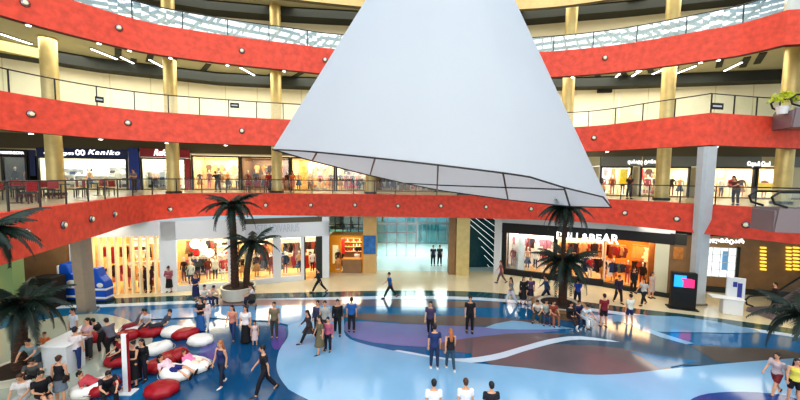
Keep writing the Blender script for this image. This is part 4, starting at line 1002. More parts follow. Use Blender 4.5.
# cafe tables and chairs on the lowest gallery at left
def chair(loc, rz, lb, grp):
    r = empty('cafe_chair', loc, rz, label=lb, cat='chair', group=grp)
    MB().box((0, 0, .46), (.42, .42, .05)).build('seat', M['dark'], parent=r); MB().box((0, .2, .75), (.42, .04, .4)).build('backrest', M['sred'], parent=r)
    for x in (-.18, .18):
        for y in (-.18, .18): MB().box((x, y, .23), (.035, .035, .46)).build('leg', M['black'], parent=r)
def table(loc, lb, grp):
    r = empty('cafe_table', loc, 0, label=lb, cat='table', group=grp)
    MB().lathe([(.4, .73), (.4, .76)], seg=24).build('table_top', M['dark'], parent=r); MB().lathe([(.22, 0), (.22, .03), (.04, .05), (.035, .73)], seg=14).build('pedestal', M['black'], parent=r)
for i, (x, y) in enumerate(((-20.5, 16.5), (-18.6, 18.6), (-18.9, 21.2), (-20.8, 19), (-17.2, 15.2))):
    table((x, y, z1), 'dark round cafe table behind the left gallery railing', 'cafe tables on the left gallery')
    for k in range(3):
        a = k*2.1+i; chair((x+.75*cos(a), y+.75*sin(a), z1), a-pi/2, 'dark cafe chair behind the left gallery railing', 'cafe chairs on the left gallery')
for i, x in enumerate((-12.1, -11.3, -10.5)):
    chair((x, 26.9, z1), .4*i, 'black chair behind the railing below the warm lit shop', 'chairs below the warm lit shop')
# sofas/low seat under tall palm: bench rings
bn = MB().lathe([(1.2, .38), (1.5, .38), (1.53, .41), (1.5, .44), (1.2, .44)], seg=40).build('ring_bench', M['brownpanel'], label='circular wooden bench around the tall palm planter', cat='bench'); bn.location = pr
MB().lathe([(1.22, 0), (1.22, .38), (1.42, .38), (1.42, 0)], seg=30).build('base', M['brownpanel'], parent=bn)
# ------------------------------------------------------------------ people
_tmp = bpy.data.objects.new('tmp', bpy.data.meshes.new('tmp')); COL.objects.link(_tmp)
_rm = _tmp.modifiers.new('r', 'REMESH'); _rm.mode = 'VOXEL'; _sm = _tmp.modifiers.new('s', 'SMOOTH'); _sm.factor = .5; _sm.iterations = 3
def remesh(mb, vox, iters=3):
    me = mb.mesh('m', M['skin']); _tmp.data = me; _rm.voxel_size = vox; _sm.iterations = iters
    bpy.context.view_layer.update(); dg = bpy.context.evaluated_depsgraph_get()
    out = bpy.data.meshes.new_from_object(_tmp.evaluated_get(dg)); return out
def merge(me, mb, mats):
    vs = [tuple(v.co) for v in me.vertices]; fs = [tuple(p.vertices) for p in me.polygons]
    m = MB(); m.add(vs, fs, 0); m.add(mb.v, mb.f); k = len(fs)
    m.m = [0]*k+mb.m
    return m.mesh('person', mats, True)
# pose: hipz, lean(forward deg), legs [(thigh, shin, abduct)]x2, arms [(upper, fore, out, inward)]x2 ; angles measured forward from straight down
POSES = {
 'stand': dict(lean=0, legs=[(2, 0, 3), (-2, -3, 4)], arms=[(-4, 8, 8, 0), (4, 14, 8, 0)]),
 'stand2': dict(lean=-2, legs=[(6, -4, 5), (-3, -5, 5)], arms=[(0, 10, 10, 0), (12, 80, 10, 25)]),
 'fold': dict(lean=-2, legs=[(3, 0, 4), (-2, -4, 4)], arms=[(22, 95, 8, 60), (22, 90, 8, 60)]),
 'phone': dict(lean=3, legs=[(3, 0, 4), (-3, -5, 4)], arms=[(15, 105, 10, 35), (10, 95, 12, 35)], nod=22),
 'carry': dict(lean=-4, legs=[(8, 0, 4), (-8, -14, 4)], arms=[(25, 88, 12, 25), (20, 85, 12, 25)]),
 'walk': dict(lean=4, legs=[(26, 14, 1), (-18, -36, 1)], arms=[(-22, -4, 6, 0), (22, 44, 6, 0)]),
 'walk2': dict(lean=5, legs=[(-20, -34, 1), (26, 18, 1)], arms=[(24, 50, 7, 0), (-24, -4, 7, 0)]),
 'stride': dict(lean=6, legs=[(32, 24, 2), (-26, -42, 2)], arms=[(-30, -10, 7, 0), (26, 50, 7, 0)]),
 'step': dict(lean=2, legs=[(14, 6, 2), (-10, -20, 2)], arms=[(-10, 6, 7, 0), (10, 26, 7, 0)]),
 'leanfwd': dict(lean=28, legs=[(12, -4, 5), (0, -14, 5)], arms=[(50, 75, 8, 15), (45, 70, 8, 15)], nod=10),
 'sit': dict(lean=10, legs=[(84, 2, 6), (84, 6, 6)], arms=[(30, 72, 8, 20), (30, 75, 8, 20)], nod=18, seat=1),
 'sit2': dict(lean=26, legs=[(80, -4, 10), (86, 10, 8)], arms=[(45, 65, 8, 20), (52, 75, 8, 20)], nod=25, seat=1),
 'crossed': dict(lean=2, legs=[(88, 4, 4), (98, 40, -6)], arms=[(26, 84, 8, 30), (26, 84, 8, 30)], nod=20, seat=1),
 'lounge': dict(lean=-38, legs=[(100, 40, 6), (92, 34, 8)], arms=[(20, 60, 12, 35), (10, 70, 12, 30)], nod=30, seat=1),
 'lie': dict(lean=-62, legs=[(96, 62, 5), (88, 70, 7)], arms=[(50, 95, 10, 35), (20, 60, 14, 20)], nod=28, seat=1),
}
def dirv(fl, ab):           # fl forward from down, ab outward
    f, a = radians(fl), radians(ab); return Vector((sin(a), sin(f)*cos(a), -cos(f)*cos(a)))
def skeleton(pn):
    ps = POSES[pn]; K = {}
    ln = radians(ps['lean']); up = Vector((0, sin(ln), cos(ln))); fw = Vector((0, cos(ln), -sin(ln)))
    K['up'], K['fw'] = up, fw; legs = []
    for i, (t, s_, ab) in enumerate(ps['legs']):
        sg = -1 if i == 0 else 1; d1 = dirv(t, ab); d1.x *= sg; d2 = dirv(s_, ab*.4); d2.x *= sg
        hip = Vector((sg*.088, 0, 0)); kn = hip+d1*.43; an = kn+d2*.42; legs.append((hip, kn, an, s_, t))
    arms = []
    for i, (u, f_, out, inn) in enumerate(ps['arms']):
        sg = -1 if i == 0 else 1; sh = up*.465+Vector((sg*.185, 0, 0)); d1 = dirv(u, out); d1.x *= sg
        el = sh+d1*.285; d2 = dirv(f_, 0); q = Matrix.Rotation(radians(sg*inn), 3, 'Z'); d2 = (q @ d2).normalized(); wr = el+d2*.25
        arms.append((sh, el, wr, d2, sg))
    K['legs'] = legs; K['arms'] = arms
    nd = radians(ps['lean']*.4+ps.get('nod', 4)); K['hup'] = Vector((0, sin(nd), cos(nd))); K['hfw'] = Vector((0, cos(nd), -sin(nd)))
    lo = min(l[2].z for l in legs)-.085
    K['hz'] = -lo
    if ps.get('seat'): K['hz'] = None
    return K
def torso(K, fem, g=0.0, z0=-.09, z1=.66):
    if fem: T = [(-.10, .10, .09, -.01), (-.03, .165, .125, -.015), (.06, .158, .115, -.01), (.19, .118, .088, 0), (.30, .138, .108, .012), (.37, .148, .118, .018), (.44, .158, .09, 0), (.49, .125, .07, -.005), (.52, .06, .055, 0)]
    else: T = [(-.10, .10, .09, -.01), (-.03, .155, .115, -.01), (.06, .15, .105, 0), (.19, .138, .095, 0), (.32, .165, .115, .005), (.40, .178, .118, .005), (.46, .18, .095, 0), (.50, .14, .07, -.005), (.53, .065, .06, 0)]
    return [(K['up']*z+K['fw']*y, (rx+g, 0, 0), K['fw']*(ry+g)) for z, rx, ry, y in T if z0 <= z <= z1]
_cache = {}
def part_mesh(key, fn):
    if key not in _cache: _cache[key] = fn()
    return _cache[key]
def body_mesh(pn, fem, skin=None):
    K = skeleton(pn); mb = MB(); mb.rings(torso(K, fem), 16)
    nk = K['up']*.50; hd = K['up']*.60+K['hup']*.115+K['fw']*.01
    mb.tube([nk, K['up']*.58, hd-K['hup']*.05], [.058, .052, .055], 10)
    Rm = Matrix((Vector((1, 0, 0)), K['hfw'], K['hup'])).transposed()
    mb.ball(hd, (.074, .094, .108), 14, 10, rot=Rm); mb.ball(hd-K['hup']*.06+K['hfw']*.025, (.056, .062, .06), 12, 8, rot=Rm)
    for hip, kn, an, s_, t in K['legs']:
        mb.tube([hip+Vector((0, 0, .02)), hip.lerp(kn, .4), kn, kn.lerp(an, .3), kn.lerp(an, .75), an], [.088, .078, .054, .057, .038, .034], 12)
        mb.ball(kn, .055, 10, 6)
        f = (Vector((0, cos(radians(s_*.6)), sin(radians(s_*.6)))) if t > 60 or s_ > -20 else Vector((0, cos(radians(35)), -sin(radians(35)))))
        if POSES[pn].get('seat') and s_ > 30: f = Vector((0, .4, .9)).normalized()
        mb.tube([an-f*.05-Vector((0, 0, .045)), an+f*.05-Vector((0, 0, .045)), an+f*.17-Vector((0, 0, .055))], [.038, .042, .026], 10); mb.ball(an, .04, 8, 6)
    for sh, el, wr, d2, sg in K['arms']:
        mb.ball(sh, .055, 10, 6); mb.tube([sh, sh.lerp(el, .4), el, el.lerp(wr, .3), wr], [.05, .046, .036, .038, .025], 10)
        mb.tube([wr-d2*.01, wr+d2*.04, wr+d2*.085], [(.028, .02), (.038, .018), (.036, .014)], 10)
    me = remesh(mb, .017)
    x = MB()
    for sh, el, wr, d2, sg in K['arms']:
        side = d2.cross(Vector((0, 1, 0)) if abs(d2.y) < .8 else Vector((0, 0, 1))).normalized(); pal = side.cross(d2).normalized()
        inward = pal if (pal.x*-sg) > 0 else -pal
        for k, (o_, L) in enumerate(((-.027, .066), (-.009, .078), (.009, .074), (.026, .058))):
            b = wr+d2*.078+side*o_; j1 = b+d2*L*.45+inward*.008; j2 = j1+(d2*.6+inward*.6).normalized()*L*.4; x.tube([b, j1, j2], [.0095, .0085, .006], 6)
        b = wr+d2*.03-side*.03; x.tube([b, b+(d2*.5-side*.6+inward*.3).normalized()*.035, b+(d2*.8-side*.45+inward*.4).normalized()*.062], [.012, .010, .007], 6)
    U, Fd = K['hup'], K['hfw']
    x.tube([hd+Fd*.088+U*.02, hd+Fd*.112-U*.018, hd+Fd*.09-U*.03], [.009, .014, .01], 6)
    for s_ in (-1, 1):
        x.ball(hd+Vector((s_*.074, 0, 0))-U*.005, (.012, .02, .032), 8, 6)
        x.ball(hd+Fd*.087+Vector((s_*.03, 0, 0))+U*.012, (.012, .008, .008), 8, 5, 1)
        x.tube([hd+Fd*.09+Vector((s_*.014, 0, 0))+U*.032, hd+Fd*.084+Vector((s_*.045, 0, 0))+U*.034], .004, 5, 1)
    x.tube([hd+Fd*.083+Vector((-.022, 0, 0))-U*.058, hd+Fd*.09-U*.058, hd+Fd*.083+Vector((.022, 0, 0))-U*.058], .006, 5, 2)
    return merge(me, x, [skin or M['skin'], M['eye'], M['lip']])
def top_mesh(pn, fem, sl, long_=False):
    K = skeleton(pn); mb = MB(); mb.rings(torso(K, fem, .017, -.04 if not long_ else -.1, .51), 16)
    if sl != 'none':
        for sh, el, wr, d2, sg in K['arms']:
            mb.ball(sh, .068, 10, 6)
            if sl == 'short': mb.tube([sh, sh.lerp(el, .62)], [.064, .06], 10)
            else: mb.tube([sh, el, el.lerp(wr, .92)], [.062, .05, .038], 10); mb.ball(el, .05, 8, 6)
    if long_:   # coat or dress tail
        k1, k2 = K['legs'][0][1], K['legs'][1][1]; mid = (k1+k2)/2; dn = mid.normalized()
        L = long_; spread = abs(k1.y-k2.y)*.5
        b = Vector((0, dn.z*-1, dn.y)) if abs(dn.y) < .8 else Vector((0, 0, 1))
        b = Vector((0, -dn.z, dn.y)).normalized()
        mb.rings([(dn*t*L, (rx, 0, 0), b*(ry+spread*t*.8)) for t, rx, ry in ((-.1, .15, .11), (.1, .19, .14), (.5, .2, .15), (1, .22, .16))], 18)
    return remesh(mb, .019, 4)
def bottom_mesh(pn, fem, kind):
    K = skeleton(pn); mb = MB(); mb.rings(torso(K, fem, .013, -.11, .10), 16)
    if kind in ('trousers', 'shorts', 'jeans'):
        for hip, kn, an, s_, t in K['legs']:
            if kind == 'shorts': mb.tube([hip+Vector((0, 0, .02)), hip.lerp(kn, .4), hip.lerp(kn, .8)], [.1, .094, .085], 12)
            else:
                w = .0 if kind == 'jeans' else .008
                mb.tube([hip+Vector((0, 0, .02)), hip.lerp(kn, .4), kn, kn.lerp(an, .3), kn.lerp(an, .92)], [.1, .09+w, .068+w, .066+w, .052+w], 12); mb.ball(kn, .068+w, 10, 6)
    else:
        k1, k2 = K['legs'][0][1], K['legs'][1][1]; dn = ((k1+k2)/2).normalized(); b = Vector((0, -dn.z, dn.y)).normalized(); spread = abs(k1.y-k2.y)*.5
        L = {'skirt': .42, 'midi': .62, 'maxi': .83}[kind]
        mb.rings([(dn*t*L+K['up']*(.08 if t == 0 else 0), (rx, 0, 0), b*(ry+spread*t*.9)) for t, rx, ry in ((0, .15, .11), (.15, .18, .13), (.5, .19, .145), (1, .22 if kind != 'maxi' else .25, .17))], 18)
    return remesh(mb, .019, 4)
def shoe_meshes(pn):
    K = skeleton(pn); out = []
    for hip, kn, an, s_, t in K['legs']:
        f = (Vector((0, cos(radians(s_*.6)), sin(radians(s_*.6)))) if t > 60 or s_ > -20 else Vector((0, cos(radians(35)), -sin(radians(35)))))
        if POSES[pn].get('seat') and s_ > 30: f = Vector((0, .4, .9)).normalized()
        u = Vector((0, -f.z, f.y)); c0 = an-u*.045
        mb = MB(); mb.rings([(c0-f*.075, (.02, 0, 0), u*.02), (c0-f*.06, (.042, 0, 0), u*.045), (c0+f*.02, (.046, 0, 0), u*.05), (c0+f*.12-u*.01, (.05, 0, 0), u*.036), (c0+f*.19-u*.018, (.036, 0, 0), u*.022), (c0+f*.205-u*.02, (.012, 0, 0), u*.012)], 12)
        out.append(mb)
    return out
def hair_mesh(pn, kind):
    K = skeleton(pn); hd = K['up']*.60+K['hup']*.115+K['fw']*.01; U, Fd = K['hup'], K['hfw']
    Rm = Matrix((Vector((1, 0, 0)), Fd, U)).transposed(); mb = MB()
    mb.ball(hd+U*.028-Fd*.018, (.084, .096, .098), 16, 10, rot=Rm); mb.ball(hd-Fd*.045-U*.01, (.074, .06, .085), 12, 8, rot=Rm)
    if kind == 'long':
        back = hd-Fd*.07
        mb.tube([back+U*.02, back-U*.1-Fd*.01, K['up']*.44-K['fw']*.12, K['up']*.32-K['fw']*.125], [(.08, .05), (.082, .045), (.08, .035), (.045, .02)], 12)
    if kind == 'bun': mb.ball(hd-Fd*.1+U*.07, .045, 10, 8)
    if kind == 'tail': mb.tube([hd-Fd*.1+U*.04, hd-Fd*.14-U*.04, hd-Fd*.13-U*.2], [.03, .032, .012], 8)
    return mb.mesh('hair', M['hairk'], True)
SHIN = {}
def setmat(o, m):
    if not o.data.materials: o.data.materials.append(M['skin'])
    o.material_slots[0].link = 'OBJECT'; o.material_slots[0].material = m; return o
def person(px, py, face, pose, label, top=(40, 40, 45), bot=(30, 32, 40), fem=0, sl='short', bk='trousers', hair='short', hc='hairk', h=1.72, tail=0, bag=None, z=None, shoe='shoe', cat='person', base=None, group=None, tsl=None, seat=.45):
    p = base.copy() if base is not None else P(px, py)
    K = skeleton(pose); s_ = h/1.72
    o = bpy.data.objects.new('person', part_mesh(('b', pose, fem), lambda: body_mesh(pose, fem))); COL.objects.link(o); o.scale = (s_,)*3
    tag(o, label, cat, group)
    rz = radians(face)
    if K['hz'] is not None: zz = K['hz']*s_
    else: zz = seat+.10*s_
    if z is not None: zz += z
    if base is not None: zz += base.z
    off = Vector((0, 0, 0))
    if K['hz'] is None:   # photo pixel marks the feet/hip mean
        f = Vector((-sin(rz), cos(rz), 0)); off = -f*.25*s_
    o.location = Vector((p.x, p.y, zz))+off; o.rotation_euler = (0, 0, rz)
    def ch(name, me, m=None):
        c = bpy.data.objects.new(name, me); COL.objects.link(c); c.parent = o
        if m: setmat(c, m)
        return c
    def sm(me):
        me.polygons.foreach_set('use_smooth', [True]*len(me.polygons)); return me
    ch('dress' if tail and bk == 'none' else ('coat' if tail else 'shirt'), part_mesh(('t', pose, fem, sl, tail), lambda: sm(top_mesh(pose, fem, sl, tail))), cm(S(*top)))
    if bk != 'none': ch({'jeans': 'trousers', 'midi': 'skirt', 'maxi': 'skirt'}.get(bk, bk), part_mesh(('l', pose, fem, bk), lambda: sm(bottom_mesh(pose, fem, bk))), cm(S(*bot)))
    ch('hair', part_mesh(('h', pose, hair), lambda: hair_mesh(pose, hair)), M[hc])
    for i in (0, 1): ch('shoe', part_mesh(('s', pose, i), lambda: shoe_meshes(pose)[i].mesh('shoe', M['shoe'], True)), M[shoe])
    if bag:
        bc, kind = bag; sh, el, wr, d2, sg = K['arms'][1]
        m = MB()
        if kind == 'hand':
            c = wr+Vector((.03, 0, -.24)); m.rings([(c+Vector((0, 0, -.14)), (.05, 0, 0), (0, .15, 0)), (c+Vector((0, 0, -.12)), (.065, 0, 0), (0, .17, 0)), (c+Vector((0, 0, .1)), (.04, 0, 0), (0, .13, 0)), (c+Vector((0, 0, .11)), (.02, 0, 0), (0, .11, 0))], 14)
            m.tube([c+Vector((0, -.09, .1)), c+Vector((0, -.05, .2)), c+Vector((0, .05, .2)), c+Vector((0, .09, .1))], .008, 5)
        elif kind == 'back':
            c = K['up']*.3-K['fw']*.2; m.rings([(c+K['up']*z_, (rx, 0, 0), K['fw']*ry) for z_, rx, ry in ((-.2, .1, .06), (-.17, .14, .1), (.1, .14, .1), (.19, .1, .06))], 14)
            for q in (-1, 1): m.tube([c+Vector((q*.1, 0, 0))+K['up']*.15, K['up']*.5+Vector((q*.11, 0, 0)), K['up']*.35+Vector((q*.12, 0, 0))+K['fw']*.13], .018, 6)
        else:
            c = Vector((.21, 0, .02)); m.rings([(c+Vector((0, 0, z_)), (rx, 0, 0), (0, ry, 0)) for z_, rx, ry in ((-.13, .04, .12), (-.11, .06, .14), (.07, .05, .13), (.1, .02, .1))], 14)
            m.tube([c+Vector((0, .1, .08)), Vector((.02, .14, .3)), Vector((-.12, .03, .53)), Vector((.0, -.13, .35)), c+Vector((0, -.1, .08))], .01, 5)
        b = m.build('bag', cm(S(*bc)), parent=o, smooth=True)
    return o
BLK = (26, 26, 30); JN = (40, 62, 104); WHT = (232, 232, 232)
PP = [
 # far left ground
 (149, 292, 200, 'stand', 'tall person in a dark maroon coat beside the left corner shop', dict(top=(64, 26, 34), bot=BLK, sl='long', tail=.45, h=1.82)),
 (143.5, 291, 170, 'carry', 'person in black with a white scarf next to the tall maroon coat', dict(top=(20, 24, 34), bot=(20, 24, 40), sl='long', fem=1, tail=.7, hair='long', h=1.66)),
 (140.5, 292, 150, 'stand', 'small child in a blue coat beside the two dark coats', dict(top=(34, 50, 130), bot=(30, 40, 100), sl='long', h=1.0, tail=.3, hair='short', hc='hairb')),
 (169.5, 292, 190, 'phone', 'woman in a pink top and wide black skirt by the white pilaster', dict(top=(170, 96, 110), bot=BLK, fem=1, sl='long', bk='midi', hair='bun')),
 (319, 292.5, 90, 'stride', 'man in dark teal clothes striding left past the shop door', dict(top=(24, 42, 48), bot=(20, 26, 30), sl='long', h=1.75)),
 (390, 298, 100, 'stride', 'man in a bright blue shirt striding left in front of the entrance', dict(top=(36, 92, 150), bot=(26, 34, 44), sl='short', h=1.76)),
 (433, 265.5, 175, 'stand', 'left one of the dark couple standing in the glass entrance hall', dict(top=(50, 56, 80), bot=(24, 28, 34), h=1.78)),
 (439.5, 265.5, 185, 'stand', 'right one of the dark couple standing in the glass entrance hall', dict(top=(60, 60, 72), bot=(24, 28, 34), h=1.8)),
 (453, 268, 170, 'stand', 'person in red beside the gold square pillar', dict(top=(130, 60, 50), bot=(60, 40, 40), h=1.75)),
 (357, 270, 180, 'stand2', 'barista in a white top behind the kiosk counter', dict(top=(225, 225, 220), bot=BLK, h=1.62)),
 (501, 283, 80, 'walk', 'woman in pink walking past the white wall end by the striped wall', dict(top=(150, 92, 104), bot=(110, 80, 90), fem=1, hair='long', hc='hairb')),
 (511, 304, 95, 'walk2', 'woman in a grey top and white loose trousers below the display window', dict(top=(124, 124, 128), bot=(206, 206, 214), fem=1, sl='short', hair='long')),
 (523, 304, 180, 'stand', 'dark dressed woman with a black bag below the display window', dict(top=BLK, bot=(40, 36, 40), fem=1, sl='long', bk='midi', hair='long', bag=(BLK, 'hand'))),
 (530, 303, 170, 'step', 'woman in a purple patterned top beside the woman with a black bag', dict(top=(96, 76, 104), bot=(40, 30, 50), fem=1, bk='skirt', hair='long')),
 (546, 302, 80, 'stride', 'man in a blue denim shirt striding left of the tall palm', dict(top=(58, 84, 124), bot=(30, 46, 76), sl='long', h=1.78)),
 (577, 306, 0, 'stand2', 'person in a bright blue top standing behind the ring bench', dict(top=(36, 74, 160), bot=(30, 34, 60))),
 (603, 327, 0, 'stand', 'man in a maroon shirt and dark shorts seen from behind', dict(top=(122, 24, 40), bot=(34, 24, 34), bk='shorts', h=1.76)),
 (629, 325, 10, 'stand2', 'person in a white shirt and navy shorts right of the maroon shirt', dict(top=(220, 222, 205), bot=(40, 48, 90), bk='shorts', h=1.68, shoe='shoew')),
 (618, 303, 185, 'step', 'dark dressed man with a backpack in front of the golden shop entrance', dict(top=(44, 32, 52), bot=(26, 26, 32), sl='long', bag=((30, 30, 50), 'back'), h=1.78)),
 (643, 305, 110, 'walk', 'woman in white and black walking in front of the golden shop entrance', dict(top=(196, 196, 192), bot=(26, 26, 30), fem=1, sl='short', hair='long', bag=((60, 60, 80), 'side'))),
 (651, 298, 200, 'stand', 'woman in a pale pink dress beside the cream pilaster', dict(top=(196, 176, 170), bk='none', tail=.5, fem=1, hair='long', hc='hairb')),
 (633, 293, 180, 'stand', 'dark figure standing inside the golden shop entrance', dict(top=BLK, bot=BLK, sl='long', h=1.75, fem=1, hair='long')),
 (774, 311, 60, 'step', 'person in dark clothes by the foot of the ground escalator', dict(top=(48, 40, 44), bot=(34, 30, 34), sl='long')),
 # around the twin palm planter
 (196, 301, 180, 'carry', 'woman in a navy dress holding a child bag left of the twin palms', dict(top=(34, 42, 84), bk='none', tail=.62, fem=1, sl='short', hair='long')),
 (201, 332, 175, 'fold', 'woman in a black top and long blue dress with crossed arms', dict(top=(24, 26, 40), bot=(44, 98, 160), fem=1, bk='maxi', sl='short', hair='long')),
 (206, 331, 190, 'stand', 'person in white beside the long blue dress', dict(top=(226, 206, 204), bot=(214, 214, 220), fem=1, sl='long', hair='short', h=1.62)),
 (233, 341, 175, 'step', 'woman in an orange pink top and blue jeans left of the long black skirt', dict(top=(206, 132, 112), bot=JN, fem=1, sl='none', bk='jeans', hair='long')),
 (246, 344, 180, 'stand', 'woman in a white top and long black skirt', dict(top=(226, 218, 218), bot=(22, 22, 28), fem=1, sl='short', bk='maxi', hair='long', h=1.78)),
 (255, 346, 190, 'stand', 'small girl in a white floral dress next to the long black skirt', dict(top=(214, 190, 184), bk='none', tail=.5, fem=1, sl='none', hair='long', h=1.15)),
 (274.5, 339, 180, 'stand', 'man in an olive shirt and grey trousers standing alone', dict(top=(122, 108, 84), bot=(66, 62, 58), sl='short', bk='jeans', h=1.78)),
 # centre group
 (309, 343, 110, 'stride', 'woman in a dark brown coat striding left at the edge of the group', dict(top=(70, 56, 56), bot=(30, 26, 32), fem=1, sl='long', hair='long', tail=.3, h=1.66)),
 (320, 354, 130, 'step', 'woman in an olive dress leading the central group', dict(top=(112, 100, 76), bk='none', tail=.55, fem=1, sl='short', hair='long', h=1.72)),
 (328, 352, 170, 'stand', 'person in a pink top and dark trousers right of the olive dress', dict(top=(176, 92, 116), bot=(30, 28, 44), sl='long', h=1.56, fem=1, hair='short')),
 (325, 338, 180, 'stand', 'man in a light grey shirt at the back of the central group', dict(top=(166, 166, 160), bot=(70, 66, 66), sl='short', h=1.8)),
 (318, 336, 170, 'stand', 'person in a dark blue top at the back left of the central group', dict(top=(64, 66, 92), bot=(40, 40, 50), sl='long', h=1.74)),
 (337.5, 335, 190, 'step', 'man in a black jacket right of the pink top', dict(top=(26, 22, 26), bot=(24, 24, 28), sl='long', h=1.78)),
 (351.5, 332, 0, 'stand', 'man in a bright blue shirt and dark trousers seen from behind', dict(top=(34, 94, 160), bot=(40, 32, 36), sl='short', h=1.74)),
 # right of centre
 (430, 337, 165, 'step', 'man in a grey purple shirt above the navy shirt pair', dict(top=(70, 62, 92), bot=(26, 24, 34), sl='short', bk='jeans', h=1.78)),
 (469.5, 332.5, 175, 'stand', 'man in all black clothes standing on the brown floor stripe', dict(top=(26, 22, 26), bot=(22, 20, 24), sl='short', h=1.84)),
 (434, 369, 0, 'stand', 'man in a navy shirt and jeans with his back turned', dict(top=(38, 54, 100), bot=(38, 52, 84), sl='short', bk='jeans', h=1.84, shoe='shoew')),
 (450, 370, 10, 'step', 'red haired woman in a black top and faded jeans with her back turned', dict(top=(28, 24, 30), bot=(52, 78, 96), fem=1, sl='none', bk='jeans', hair='long', hc='hairr', h=1.70, shoe='shoew')),
 (433, 436, 0, 'stand', 'head and shoulders of a person in white at the bottom, leftmost of three', dict(top=(236, 236, 238), bot=BLK, h=1.74)),
 (464.5, 434, 0, 'stand', 'head and shoulders of a person in white at the bottom, middle of three', dict(top=(230, 226, 228), bot=BLK, h=1.72, hc='hairb')),
 (490, 438, 0, 'stand', 'head and shoulders of a person in black at the bottom, rightmost of three', dict(top=(30, 26, 36), bot=BLK, h=1.72)),
 # left front
 (222, 386, 160, 'step', 'blonde woman in a navy top with a yellow sash and jeans', dict(top=(36, 48, 92), bot=(34, 42, 62), fem=1, sl='none', bk='jeans', hair='long', hc='hairr', h=1.72, shoe='shoew')),
 (265, 394, 120, 'walk', 'man in a dark shirt walking alone on the dark blue floor', dict(top=(34, 30, 36), bot=(26, 26, 36), sl='short', h=1.84)),
 # lower right
 (775, 395, 100, 'walk', 'woman in a black and white patterned top and red shorts walking left', dict(top=(196, 178, 180), bot=(130, 40, 44), fem=1, sl='short', bk='shorts', hair='tail', h=1.62)),
 (793, 404, 150, 'stand', 'woman in a yellow top and black shorts at the right edge', dict(top=(220, 206, 90), bot=(26, 22, 28), fem=1, sl='none', bk='shorts', hair='long', h=1.62)),
 (802, 398, 170, 'stand', 'person in a pink top cut by the right edge', dict(top=(200, 90, 116), bot=(40, 30, 40), fem=1, sl='short', hair='long', h=1.5)),
 # lounge
 (75, 347, 160, 'stand', 'person in a white shirt with a blue strap behind the counter wing', dict(top=(214, 220, 232), bot=(60, 80, 130), h=1.76)),
 (77, 371, 0, 'stand', 'man in a white shirt and blue jeans standing beside the counter wing', dict(top=(226, 214, 214), bot=(36, 58, 110), bk='jeans', h=1.74)),
 (89, 360, 170, 'fold', 'woman with long hair and crossed arms in a pale pink top', dict(top=(196, 160, 164), bot=(56, 56, 62), fem=1, sl='short', hair='long', h=1.76)),
 (36, 378, 200, 'leanfwd', 'person in a teal grey shirt leaning behind the counter', dict(top=(120, 140, 146), bot=(40, 50, 60), h=1.74)),
 (46, 362, 190, 'stand', 'child in an orange and pink top behind the counter', dict(top=(230, 130, 70), bot=(190, 100, 110), fem=1, hair='short', hc='hairb', h=1.25)),
 (61, 404, 5, 'stand', 'woman in a black tank top and grey skirt with a dark bag, back turned', dict(top=(24, 24, 30), bot=(112, 122, 132), fem=1, sl='none', bk='skirt', hair='bun', hc='hairb', h=1.66, bag=((40, 32, 26), 'side'))),
 (113, 358, 70, 'leanfwd', 'man in grey and black leaning forward beside the red bags', dict(top=(92, 92, 104), bot=(26, 22, 28), sl='long', h=1.74)),
 (103, 352, 110, 'leanfwd', 'person in a black top bending beside the woman with crossed arms', dict(top=(30, 28, 32), bot=(40, 36, 40), sl='long', h=1.6)),
 (134, 386, 170, 'fold', 'woman in a black vest with bare crossed arms behind the post', dict(top=(30, 22, 26), bot=(26, 22, 26), fem=1, sl='none', bk='midi', hair='bun', h=1.66)),
 (143, 381, 180, 'stand', 'dark haired person in black right of the bare armed woman', dict(top=(24, 22, 28), bot=(30, 30, 44), sl='long', fem=1, hair='long', h=1.6)),
]
for px, py, fc, ps, lb, kw in PP: person(px, py, fc, ps, lb, **kw)
